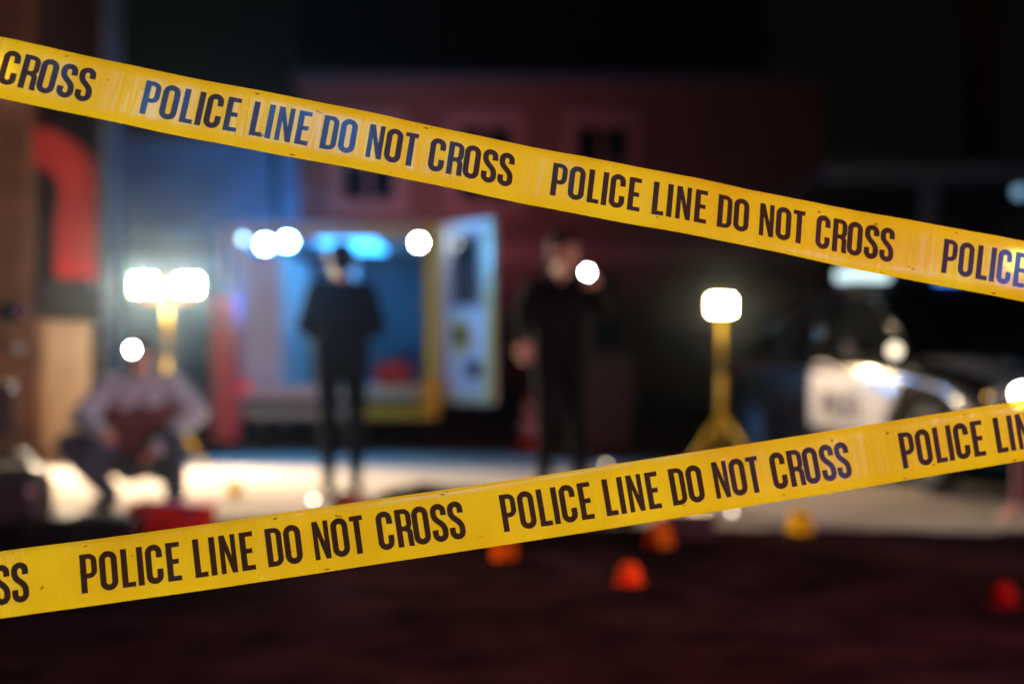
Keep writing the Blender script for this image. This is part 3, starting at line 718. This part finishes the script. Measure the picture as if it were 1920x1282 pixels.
hlp = thing('head_lamp', 'bright head lamp worn by the crouching person', 'head lamp', hq)
b2 = bmesh.new(); bm_cone(b2, (0,.0,0), (0,.035,0), .036, .03, 18); obj('housing', b2, BLACK, hlp)
b2 = bmesh.new(); bm_cone(b2, (0,-.006,0), (0,-.001,0), .018, .018, 18); obj('lens', b2, lamp_mat('head_lamp_lens', (.9, .97, 1), 320), hlp)
b2 = bmesh.new(); bm_torus(b2, (.0,.115,.012), (0,.12,1), .1, .008, 28, 6); obj('strap', b2, BLACK, hlp)
# D: kneeling just past the right edge, hand on the ground
gD = G(1886, 985); dD = gD.y
person('kneeling person at the right edge resting one hand on the ground', (gD.x+.48, dD+.18, 0), R(0),
       dict(hip=(.1,.15,.42), chest=(.0,.02,.66), neck=(-.05,-.08,.85), head=(-.06,-.12,.99), shl=(-.22,-.03,.78), shr=(.17,.02,.82), hl=(0,.15,.4), hr=(.2,.15,.4),
            ell=(-.36,-.12,.48), wrl=(-.40,-.17,.12), hdl=(-.7,-.4,-.35), pnl=(0,0,-1), elr=(.33,-.05,.6), wrr=(.22,-.25,.48), hdr=(-.3,-.6,-.2), pnr=(0,0,-1),
            knl=(.0,-.25,.12), anl=(.0,.22,.09), knr=(.24,-.22,.45), anr=(.25,-.1,.09)),
       [mat('maroon_sleeve', (.2,.03,.04), .7), BLK_CLOTH, mat('skin_pink', (.62,.27,.22), .5), DSHOE, DRED], headdir=(-.4,-.8,-.4), lcurl=.15)
# E: lying on the ground behind the lower tape
gE = G(880, 1000); dE = gE.y
person('person in dark clothes lying on the ground behind the lower tape', (gE.x, dE, 0), 0,
       dict(lying=1, hip=(.05,.12,.13), chest=(-.28,.12,.15), neck=(-.5,.10,.16), head=(-.65,.08,.13), shl=(-.44,-.07,.12), shr=(-.44,.28,.13), hl=(.13,.03,.11), hr=(.13,.2,.11),
            ell=(-.62,-.2,.06), wrl=(-.84,-.1,.045), hdl=(-1,.25,0), pnl=(0,0,-1), elr=(-.25,.42,.07), wrr=(-.02,.4,.05), hdr=(1,-.1,0), pnr=(0,0,-1),
            knl=(.5,-.06,.13), anl=(.72,.0,.09), knr=(.55,.22,.12), anr=(.9,.2,.07), ftl=(.5,-.6,.2), ftr=(.5,-.2,.6)),
       [BLK_CLOTH, NAVY, SKIN, mat('white_shoe', (.7,.76,.78), .5), BLK_CLOTH], headdir=(0,-.5,.85), palm=(0,0,-1))

# ================================================================== PATROL CAR
CARB = mat('black_car_paint', (.008, .008, .01), .25, coat=.6)
CARW = mat('white_car_paint', (.52, .5, .5), .3, coat=.5)
car = thing('patrol_car', 'black and white police patrol car with lit headlamp and roof light bar', 'car')
ca = R(-75); fx, fy = math.cos(ca), math.sin(ca)
tgt = P(1912, 0, 9.25)           # near headlamp
hx_, hy_ = 2.27, -.68
car.location = (tgt.x - (hx_*fx - hy_*fy), tgt.y - (hx_*fy + hy_*fx), 0); car.rotation_euler = (0, 0, ca)
ST = [(-2.42,.62,.42,.78,.84),(-2.32,.80,.30,.90,.98),(-1.9,.90,.26,.96,1.05),(-.9,.93,.24,.97,1.06),(.6,.93,.24,.96,1.06),(1.1,.92,.24,.93,1.02),(1.7,.90,.25,.86,.93),(2.15,.84,.28,.76,.82),(2.36,.70,.32,.66,.72),(2.43,.55,.36,.6,.64)]
bm = bmesh.new(); rings = []
for x, hw_, z0, z1, zc in ST:
    half = [(hw_*.9, z0), (hw_*.985, z0+.12), (hw_, (z0+z1)/2), (hw_*.985, z1-.09), (hw_*.93, z1-.02), (hw_*.8, z1+(zc-z1)*.45), (hw_*.4, zc-.012)]
    ring = [(x, -y, z) for y, z in half] + [(x, 0, zc)] + [(x, y, z) for y, z in reversed(half)]
    rings.append([bm.verts.new(p) for p in ring])
for a, b_ in zip(rings[:-1], rings[1:]):
    n = len(a)
    for i in range(n):
        f = bm.faces.new((a[i], a[(i+1) % n], b_[(i+1) % n], b_[i])); f.smooth = i != n-1
bm.faces.new(rings[0]); bm.faces.new(list(reversed(rings[-1])))
tmp = obj('tmp', bm, CARB)
b2 = bmesh.new()
for wx in (-1.42, 1.45):
    for sg in (-1, 1): bm_cone(b2, (wx, sg*.62, .34), (wx, sg*1.1, .34), .385, .385, 28)
cut = obj('tmpcut', b2, CARB); md = tmp.modifiers.new('b', 'BOOLEAN'); md.object = cut; md.operation = 'DIFFERENCE'; md.solver = 'EXACT'
me = eval_copy(tmp); bpy.data.objects.remove(tmp); bpy.data.objects.remove(cut)
body = bpy.data.objects.new('body', me); COL.objects.link(body); body.parent = car
# cabin: pillars/roof plus glass
CB = [(-1.72,.74,1.03),(-.95,.60,1.44),(-.2,.62,1.50),(.22,.60,1.46),(1.08,.74,1.0)]
bm = bmesh.new(); tops = []
for x, hw_, z in CB: tops.append([bm.verts.new((x, s_*hw_, z)) for s_ in (-1, -.5, 0, .5, 1)])
for k, r_ in enumerate(tops):
    for i, v in enumerate(r_): v.co.z += (.0, .025, .035, .025, .0)[i] * (1 if 0 < k < 4 else .4)
for a, b_ in zip(tops[1:3], tops[2:4]):
    for i in range(4): f = bm.faces.new((a[i], a[i+1], b_[i+1], b_[i])); f.smooth = True
bmesh.ops.delete(bm, geom=[v for v in bm.verts if not v.link_faces], context='VERTS')
bmesh.ops.solidify(bm, geom=bm.faces[:], thickness=.03)
obj('roof', bm, CARB, car)
def quad_panel(pts, th=.012):
    b3 = bmesh.new(); b3.faces.new([b3.verts.new(p) for p in pts]); bmesh.ops.solidify(b3, geom=b3.faces[:], thickness=th); return b3
obj('windshield', quad_panel([(1.08,-.72,1.0),(1.08,.72,1.0),(.23,.58,1.45),(.23,-.58,1.45)]), DGLASS, car)
obj('rear_window', quad_panel([(-1.72,-.72,1.03),(-1.72,.72,1.03),(-.96,.58,1.43),(-.96,-.58,1.43)]), DGLASS, car)
for sg in (-1, 1):
    for xa_, xb_, xc_, xd_ in ((.98, .2, .16, -.33), ):
        obj('side_window', quad_panel([(.95, sg*.75, 1.0), (-.3, sg*.8, 1.02), (-.3, sg*.625, 1.47), (.2, sg*.605, 1.45)]), DGLASS, car)
    obj('side_window', quad_panel([(-.36, sg*.8, 1.02), (-1.5, sg*.77, 1.03), (-.95, sg*.61, 1.43), (-.36, sg*.625, 1.47)]), DGLASS, car)
    for pa, pb_, pr in (((1.08, sg*.75, 1.0), (.22, sg*.6, 1.475), .026), ((-.33, sg*.82, 1.01), (-.33, sg*.63, 1.48), .022), ((-1.75, sg*.76, 1.02), (-.95, sg*.61, 1.45), .035)):
        b3 = bmesh.new(); bm_tube(b3, [pa, pb_], pr); obj('pillar', b3, CARB, car)
    b3 = bmesh.new(); bm_ell(b3, (.78, sg*1.02, 1.04), (.06, .1, .07)); bm_tube(b3, [(.8, sg*.9, .98), (.78, sg*.98, 1.02)], .02); obj('mirror', b3, CARB, car)
    for wx in (-1.42, 1.45):
        b3 = bmesh.new(); bm_torus(b3, (wx, sg*.79, .335), (0,1,0), .245, .09, 36, 12); wl = obj('wheel', b3, RUBBER, car)
        b3 = bmesh.new(); bm_cone(b3, (wx, sg*.74, .335), (wx, sg*.855, .335), .2, .17, 24); obj('rim', b3, GREYM, wl)
    # white livery on doors and fender: follows the body side
    def side_y(x, z):
        for (xa_, ha, *ra), (xb_, hb, *rb) in zip(ST[:-1], ST[1:]):
            if xa_ <= x <= xb_:
                t = (x-xa_)/(xb_-xa_); h = ha+(hb-ha)*t; zz0 = ra[0]+(rb[0]-ra[0])*t; zz1 = ra[1]+(rb[1]-ra[1])*t
                prof = [(zz0, .9), (zz0+.12, .985), ((zz0+zz1)/2, 1), (zz1-.09, .985), (zz1-.02, .93)]
                return h*float(np.interp(z, [q[0] for q in prof], [q[1] for q in prof]))
        return .9
    b3 = bmesh.new(); cols = []
    for i in range(25):
        x = -.2 + i*(1.07+.2)/24
        ztop = np.interp(x, [-.2, .0, 1.07], [.93, .93, .70]); zbot = .42 if x < .98 else .6
        cols.append([b3.verts.new((x, sg*(side_y(x, zbot+(ztop-zbot)*k/6)+.006), zbot+(ztop-zbot)*k/6)) for k in range(7)])
    for a, b_ in zip(cols[:-1], cols[1:]):
        for k in range(6): f = b3.faces.new((a[k], a[k+1], b_[k+1], b_[k])); f.smooth = True
    lv = obj('livery_panel', b3, CARW, car)
    # POLICE lettering on the panel
    adv = {'P':.476,'O':.544,'L':.40,'I':.215,'C':.525,'E':.4}; xo = 0; hh = .2
    total = 2.51*hh*1.25
    for ch in 'POLICE':
        gv, gf = glyph(ch); b3 = bmesh.new(); vs = []
        for gx, gyy in gv:
            u = (xo+gx)*hh*1.25
            x = (.02+u) if sg < 0 else (.02+total-u)
            z = .5+gyy*hh; vs.append(b3.verts.new((x, sg*(side_y(x, z)+.011), z)))
        for f in gf:
            if len(set(f)) == len(f):
                try: b3.faces.new([vs[i] for i in f])
                except ValueError: pass
        obj('letter', b3, mat('dark_blue_vinyl', (.03, .025, .04), .4), lv); xo += adv[ch]
    # hood reflections modelled as white panels
    b3 = bmesh.new(); hp = []
    for i in range(13):
        x = 1.12 + i*(2.2-1.12)/12; row = []
        xs_ = [s_[0] for s_ in ST]; hw_ = np.interp(x, xs_, [s_[1] for s_ in ST]); z1_ = np.interp(x, xs_, [s_[3] for s_ in ST]); zc_ = np.interp(x, xs_, [s_[4] for s_ in ST])
        for yy in (.3, .45, .6, .75, .82):
            zz = np.interp(yy, [0, .4, .8, .93], [zc_, zc_-.012, z1_+(zc_-z1_)*.45, z1_-.02]); row.append(b3.verts.new((x, sg*hw_*yy, zz+.008)))
        hp.append(row)
    for a, b_ in zip(hp[:-1], hp[1:]):
        for k in range(4): f = b3.faces.new((a[k], a[k+1], b_[k+1], b_[k])); f.smooth = True
    obj('hood_reflection', b3, CARW, car)
    # headlamps
    b3 = bmesh.new(); bm_ell(b3, (2.16, sg*.66, .70), (.13, .15, .08)); hdl = obj('headlamp', b3, mat('lamp_glass', (.3,.3,.3), .1, 0, coat=.5), car)
    b3 = bmesh.new(); bm_ell(b3, (2.26, sg*.64, .71), (.06, .085, .07)); obj('bulb', b3, lamp_mat('headlamp_bulb' if sg < 0 else 'headlamp_bulb_far', (1, .93, .78), 90 if sg < 0 else 40), hdl)
    b3 = bmesh.new(); bm_ell(b3, (2.08, sg*.79, .68), (.08, .035, .05)); obj('indicator', b3, lamp_mat('amber_indicator', (1, .5, .02), 3.5), car)
b3 = bmesh.new(); bm_box(b3, 2.38, 2.45, -.5, .5, .44, .6, bevel=.015)
obj('grille', b3, BLACK, car)
b3 = bmesh.new(); bm_box(b3, 2.34, 2.52, -.78, .78, .3, .43, bevel=.04); obj('bumper', b3, CARB, car)
b3 = bmesh.new()
for yy in (-.28, .28): bm_tube(b3, [(2.56, yy, .3), (2.58, yy, .75)], .03)
bm_tube(b3, [(2.58, -.28, .72), (2.58, .28, .72)], .028); bm_tube(b3, [(2.57, -.28, .5), (2.57, .28, .5)], .028); obj('push_bar', b3, BLACK, car)
lbx = -.28
b3 = bmesh.new(); bm_box(b3, lbx-.14, lbx+.14, -.6, .6, 1.56, 1.6, bevel=.01); lbar = obj('light_bar', b3, BLACK, car)
for k, (ya, yb_, m) in enumerate(((-.6, -.22, lamp_mat('bar_white', (.72, .95, 1), 1.6)), (-.215, .0, mat('bar_clear', (.3,.32,.35), .2)), (.005, .215, mat('bar_clear')), (.22, .6, lamp_mat('bar_blue', (.05, .25, 1), 3)))):
    b3 = bmesh.new(); bm_box(b3, lbx-.13, lbx+.13, ya, yb_, 1.602, 1.70, bevel=.03); obj('lens', b3, m, lbar)
b3 = bmesh.new(); bm_cone(b3, (1.0, -.86, 1.0), (1.08, -.9, 1.02), .03, .05, 18); sp_ = obj('spotlight', b3, BLACK, car)
b3 = bmesh.new(); bm_cone(b3, (1.081, -.9, 1.02), (1.086, -.902, 1.021), .046, .046, 18); obj('lens', b3, lamp_mat('spot_lens', (1, .84, .6), 3), sp_)
for yy, e in ((-.42, 2.4), (-.3, 1.2)):
    b3 = bmesh.new(); bm_box(b3, 2.452, 2.47, yy-.05, yy+.05, .51, .57, bevel=.006); obj('grille_light', b3, lamp_mat('grille_%d' % int(e*10), (1, .88, .7), e), car)

# ================================================================== MOTORCYCLE at the left edge
gM = Vector((-3.08, 7.68, 0))
mo = thing('motorcycle', 'black motorcycle at the left edge with round mirror', 'motorcycle', gM, R(110))
b3 = bmesh.new(); bm_torus(b3, (-.72,0,.31), (0,1,0), .25, .06); w1 = obj('wheel', b3, RUBBER, mo)
b3 = bmesh.new(); bm_torus(b3, (-.72,0,.31), (0,1,0), .19, .018, 28, 8); bm_cone(b3, (-.72,-.06,.31), (-.72,.06,.31), .05, .05); obj('rim', b3, CHROME, w1)
b3 = bmesh.new(); bm_torus(b3, (.72,0,.31), (0,1,0), .25, .07); w2 = obj('wheel', b3, RUBBER, mo)
b3 = bmesh.new(); bm_torus(b3, (.72,0,.31), (0,1,0), .18, .018, 28, 8); bm_cone(b3, (.72,-.06,.31), (.72,.06,.31), .05, .05); obj('rim', b3, CHROME, w2)
b3 = bmesh.new(); bm_ell(b3, (-.02,0,.82), (.3,.16,.13)); obj('tank', b3, CARB, mo)
b3 = bmesh.new(); bm_ell(b3, (.42,0,.76), (.32,.15,.08)); obj('seat', b3, BLACK, mo)
b3 = bmesh.new(); bm_ell(b3, (.02,0,.45), (.26,.17,.2)); obj('engine', b3, GREYM, mo)
for sg in (-1, 1):
    b3 = bmesh.new(); bm_tube(b3, [(-.72, sg*.09, .31), (-.42, sg*.09, .95)], .022); obj('fork', b3, CHROME, mo)
    b3 = bmesh.new(); bm_tube(b3, [(-.4, sg*.03, .98), (-.38, sg*.3, 1.02), (-.28, sg*.4, 1.0)], .015); bm_tube(b3, [(-.37, sg*.28, 1.02), (-.4, sg*.34, 1.16)], .008); hb = obj('handlebar', b3, BLACK, mo)
    b3 = bmesh.new(); bm_ell(b3, (-.4, sg*.36, 1.2), (.025, .085, .06)); obj('mirror', b3, CARB, hb)
b3 = bmesh.new(); bm_ell(b3, (-.5,0,.86), (.1,.1,.1)); obj('headlight', b3, CHROME, mo)
b3 = bmesh.new()
for k in range(9):
    a0, a1 = R(20+k*14), R(34+k*14); r_ = .335
    bm_cone(b3, (-.72+r_*math.cos(a0)*-1, 0, .31+r_*math.sin(a0)), (-.72+r_*math.cos(a1)*-1, 0, .31+r_*math.sin(a1)), .055, .055, 10)
obj('fender', b3, CARB, mo)
b3 = bmesh.new(); bm_box(b3, .5, .95, -.38, -.18, .5, .82, bevel=.04); obj('pannier', b3, BLACK, mo)
b3 = bmesh.new(); bm_box(b3, .5, .95, .18, .38, .5, .82, bevel=.04); obj('pannier', b3, BLACK, mo)

# ================================================================== SMALL THINGS
def traffic_cone(label, loc, h=.6):
    t = thing('traffic_cone', label, 'traffic cone', loc)
    b3 = bmesh.new(); bm_box(b3, -.17, .17, -.17, .17, .0, .035, bevel=.01); obj('base', b3, mat('cone_red', (.6, .05, .02), .5), t)
    b3 = bmesh.new(); bm_cone(b3, (0,0,.036), (0,0,h), .125, .028, 24); cn = obj('cone', b3, mat('cone_red'), t)
    for za, zb in ((.2, .33), (.42, .5)):
        ra = .125-(.097)*(za-.036)/(h-.036)+.002; rb = .125-(.097)*(zb-.036)/(h-.036)+.002
        b3 = bmesh.new(); bm_cone(b3, (0,0,za), (0,0,zb), ra, rb, 24, caps=False); obj('white_band', b3, mat('band_white', (.8,.8,.8), .4), cn)
p = G(992, 848); traffic_cone('red and white traffic cone beyond the standing person in black', (p.x, p.y, .005))
# evidence markers: folded number tents
def marker(label, px, py, m, z=.005, sc=1.0, rz=0.):
    p = G(px, py)
    t = thing('evidence_marker', label, 'evidence marker', (p.x, p.y, z), rz, 'evidence markers on the ground')
    for sg in (-1, 1):
        b3 = bmesh.new(); b3.faces.new([b3.verts.new(q) for q in ((-.06*sc, sg*.05*sc, 0), (.06*sc, sg*.05*sc, 0), (.05*sc, sg*.004, .13*sc), (-.05*sc, sg*.004, .13*sc))])
        bmesh.ops.solidify(b3, geom=b3.faces[:], thickness=.003); obj('panel', b3, m, t)
YM = mat('marker_yellow', (.85, .6, .02), .9, spec=0); OM = mat('marker_orange', (.85, .25, .01), .9, spec=0)
marker('yellow evidence marker on the lit ground left of the navy clad person', 440, 930, YM, sc=.8)
marker('yellow evidence marker on the pale ground before the patrol car', 1500, 1000, YM, rz=.5)
marker('orange evidence marker close under the lower tape, leftmost', 945, 1048, OM)
marker('orange evidence marker beside the lying person’s white shoes', 1237, 1026, OM, rz=.7)
def flag_cone(label, px, py, m, sc=1.0, rz=0):
    p = G(px, py); t = thing('marker_cone', label, 'marker cone', (p.x, p.y, .003), rz, 'small marker cones on the dark road')
    b3 = bmesh.new(); bm_ell(b3, (0,0,.045*sc), (.06*sc,.06*sc,.06*sc)); obj('cone', b3, m, t)
    b3 = bmesh.new(); bm_cone(b3, (0,0,0), (0,0,.005), .08*sc, .08*sc, 20); obj('base', b3, m, t)
flag_cone('bright orange red marker cone on the dark road', 1180, 1094, mat('marker_red_orange', (.95, .12, .01), .9, spec=0), .85)
flag_cone('dim red marker cone near the right edge of the road', 1880, 1134, mat('marker_red', (.22, .01, .008), .9, spec=0), .85)
# red open case in front of the crouching person
p = G(322, 1000)
cs = thing('red_case', 'red hard case on the ground before the crouching person', 'case', (p.x, p.y, .005), R(4))
b3 = bmesh.new(); bm_box(b3, -.22, .22, -.15, .15, 0, .13, bevel=.02); obj('body', b3, mat('case_red', (.55, .025, .015), .85, spec=.1), cs)
b3 = bmesh.new(); bm_box(b3, -.222, .222, -.152, .152, .132, .165, bevel=.012); obj('lid', b3, mat('case_red'), cs)
for sx in (-.12, .12):
    b3 = bmesh.new(); bm_box(b3, sx-.02, sx+.02, -.165, -.153, .1, .15, bevel=.003); obj('latch', b3, GREYM, cs)
b3 = bmesh.new(); bm_tube(b3, [(-.06,-.155,.07),(-.05,-.19,.07),(.05,-.19,.07),(.06,-.155,.07)], .008); obj('handle', b3, BLACK, cs)
# black equipment case at the left front and another right of the lying person
def hard_case(label, px, py, wx, wy, h, rz, dots=True):
    p = G(px, py); t = thing('equipment_case', label, 'case', (p.x, p.y, .005), rz, 'black equipment cases')
    b3 = bmesh.new(); bm_box(b3, -wx, wx, -wy, wy, 0, h*.6, bevel=.02); obj('body', b3, BLACK, t)
    b3 = bmesh.new(); bm_box(b3, -wx-.002, wx+.002, -wy-.002, wy+.002, h*.6+.002, h, bevel=.02); obj('lid', b3, BLACK, t)
    for sx in (-.5, .5):
        b3 = bmesh.new(); bm_box(b3, sx*wx-.02, sx*wx+.02, -wy-.014, -wy-.003, h*.5, h*.72, bevel=.003); obj('latch', b3, CHROME, t)
    b3 = bmesh.new(); bm_tube(b3, [(-.07,-wy-.002,h*.4),(-.06,-wy-.03,h*.4),(.06,-wy-.03,h*.4),(.07,-wy-.002,h*.4)], .009); obj('handle', b3, BLACK, t)
hard_case('low black equipment case left of the red case', 160, 1010, .3, .16, .12, R(-6))
hard_case('black equipment case beyond the lying person’s feet', 1285, 1012, .14, .13, .15, R(8))
# small lit pocket torches lying on the ground
def pocket_torch(label, px, py, e, col, z):
    p = G(px, py+6); t = thing('pocket_torch', label, 'torch', (p.x, p.y, z), 0, 'small lit torches')
    b3 = bmesh.new(); bm_cone(b3, (0,0,.028), (.03,.13,.028), .026, .02, 14); obj('barrel', b3, BLACK, t)
    b3 = bmesh.new(); bm_cone(b3, (0,-.006,.028), (0,-.001,.028), .016, .016, 14); obj('lens', b3, lamp_mat('pocket_lens_%d' % int(e*10), col, e), t)
pocket_torch('small lit torch lying by the lying person’s head', 588, 940, 10, (1, .9, .8), .005)
pocket_torch('small lit torch on the ground right of the standing person’s feet', 1136, 872, 7, (1, .85, .6), .005)
pocket_torch('small lit torch lying on the ground below the right work lamp', 1372, 962, 6, (1, .82, .6), .005)
# dark wheeled bin behind the standing person
p = G(1135, 850)
bn = thing('wheeled_bin', 'dark grey wheeled bin behind the standing person in black', 'bin', (p.x, p.y, 0))
BING = mat('bin_green_grey', (.03, .038, .038), .5)
b3 = bmesh.new(); bm_prism(b3, [(-.22, .06), (.22, .06), (.28, .98), (-.28, .98)], 'y', -.28, .28); obj('body', b3, BING, bn)
b3 = bmesh.new(); bm_box(b3, -.3, .3, -.31, .31, .982, 1.04, bevel=.02); obj('lid', b3, BING, bn)
for sx in (-.2, .2):
    b3 = bmesh.new(); bm_torus(b3, (sx, .26, .1), (1,0,0), .07, .028, 20, 8); obj('wheel', b3, RUBBER, bn)
# low grey concrete block between lamp and car
p = G(1432, 845)
cb = thing('concrete_block', 'low pale concrete barrier block left of the patrol car', 'barrier', (p.x, p.y, .004))
b3 = bmesh.new(); bm_prism(b3, [(-.3, 0), (.3, 0), (.27, .12), (.16, .3), (.13, .62), (-.13, .62), (-.16, .3), (-.27, .12)], 'x', -.35, .35); obj('block', b3, mat('barrier_concrete', (.3,.27,.27), .8, noise=.2, nscale=4), cb)
# lamps on a slim pole at the right edge
pl = P(1930, 0, 14.5)
lp = thing('lamp_pole', 'slim dark pole with small blue lamps at the right edge', 'lamp post', (pl.x, 14.5, 0))
b3 = bmesh.new(); bm_cone(b3, (0,0,0), (0,0,P(0,330,14.5).z), .045, .035); obj('pole', b3, BLACK, lp)
for (px, py, m, r_) in ((1912, 360, lamp_mat('pale_lamp', (.3, .55, .8), .9), .06), (1908, 490, lamp_mat('blue_pole_lamp', (.15, .5, 1), 60), .09)):
    q = P(px, py, 14.4); lx = q.x-pl.x
    b3 = bmesh.new(); bm_cone(b3, (lx, -.1, q.z), (lx, -.08, q.z), r_, r_, 18); ln = obj('lamp', b3, m, lp)
    b3 = bmesh.new(); bm_cone(b3, (lx, -.079, q.z), (lx, -.03, q.z), r_*1.1, r_, 18); bm_tube(b3, [(lx, -.05, q.z), (0, 0, q.z)], .02); obj('housing', b3, BLACK, ln)
# wall lantern on the timber post
q = P(2, 130, LY-.2)
wlz = thing('wall_lantern', 'small lit wall lantern high on the brown timber post', 'lantern', (q.x, LY-.055, q.z))
b3 = bmesh.new(); bm_cone(b3, (0,-.14,-.09), (0,-.14,.09), .075, .085, 18); obj('glass', b3, lamp_mat('lantern_glass', (1, .93, .7), 7), wlz)
b3 = bmesh.new(); bm_cone(b3, (0,-.14,.091), (0,-.14,.15), .1, .02, 18); bm_tube(b3, [(0,-.14,.14),(0,.0,.14)], .012); bm_box(b3, -.04,.04,-.01,.0,.05,.2); obj('bracket', b3, BLACK, wlz)
# red wall washer at the foot of the arched panel, lighting it from below
q = Vector((LX(146), LY-.125, zr0-.012))
rl = thing('red_lamp', 'small red uplight at the foot of the red arch', 'lamp', q)
b3 = bmesh.new(); bm_box(b3, -.2, .2, -.06, .06, -.05, .0); bm_box(b3, -.2, .2, -.075, -.061, -.05, .045); bm_box(b3, -.02, .02, .061, .12, -.05, -.02); obj('holder', b3, BLACK, rl)
b3 = bmesh.new(); bm_box(b3, -.18, .18, -.045, .045, .002, .01); obj('bulb', b3, lamp_mat('red_bulb', (1, .03, .025), 6.5), rl)

# black holdall at the left front
p = G(12, 1005)
hb_ = thing('holdall', 'black holdall with metal buckles at the left edge', 'bag', (p.x, p.y, .003), R(15))
b3 = bmesh.new(); bm_box(b3, -.28, .24, -.17, .17, 0, .38, bevel=.11); obj('body', b3, mat('black_nylon', (.012,.013,.015), .5, noise=.3, nscale=20), hb_)
for sx in (-.1, .12):
    b3 = bmesh.new(); bm_tube(b3, [(sx,-.178,.05),(sx,-.178,.27),(sx,-.1,.385),(sx,.1,.385)], .014); stp = obj('strap', b3, BLACK, hb_)
    b3 = bmesh.new(); bm_ell(b3, (sx,-.185,.25), (.03,.02,.03)); obj('buckle', b3, CHROME, stp)
b3 = bmesh.new(); bm_tube(b3, [(-.1,0,.38),(-.06,0,.45),(.08,0,.45),(.12,0,.38)], .014); obj('handle', b3, BLACK, hb_)

# ================================================================== THIN MIST
bm = bmesh.new(); bm_box(bm, -151, 151, -61, 241, -1, 10.2)
hz = obj('haze', bm, [])
hm = bpy.data.materials.new('haze_air'); hm.use_nodes = True; t = hm.node_tree; t.nodes.clear()
o_ = t.nodes.new('ShaderNodeOutputMaterial'); v_ = t.nodes.new('ShaderNodeVolumePrincipled')
v_.inputs['Color'].default_value = (.55, .8, 1, 1); v_.inputs['Density'].default_value = .0003; v_.inputs['Anisotropy'].default_value = .96
t.links.new(v_.outputs[0], o_.inputs['Volume']); hz.data.materials.append(hm)
tag(hz, 'thin night mist hanging over the whole yard', 'mist', kind='stuff')
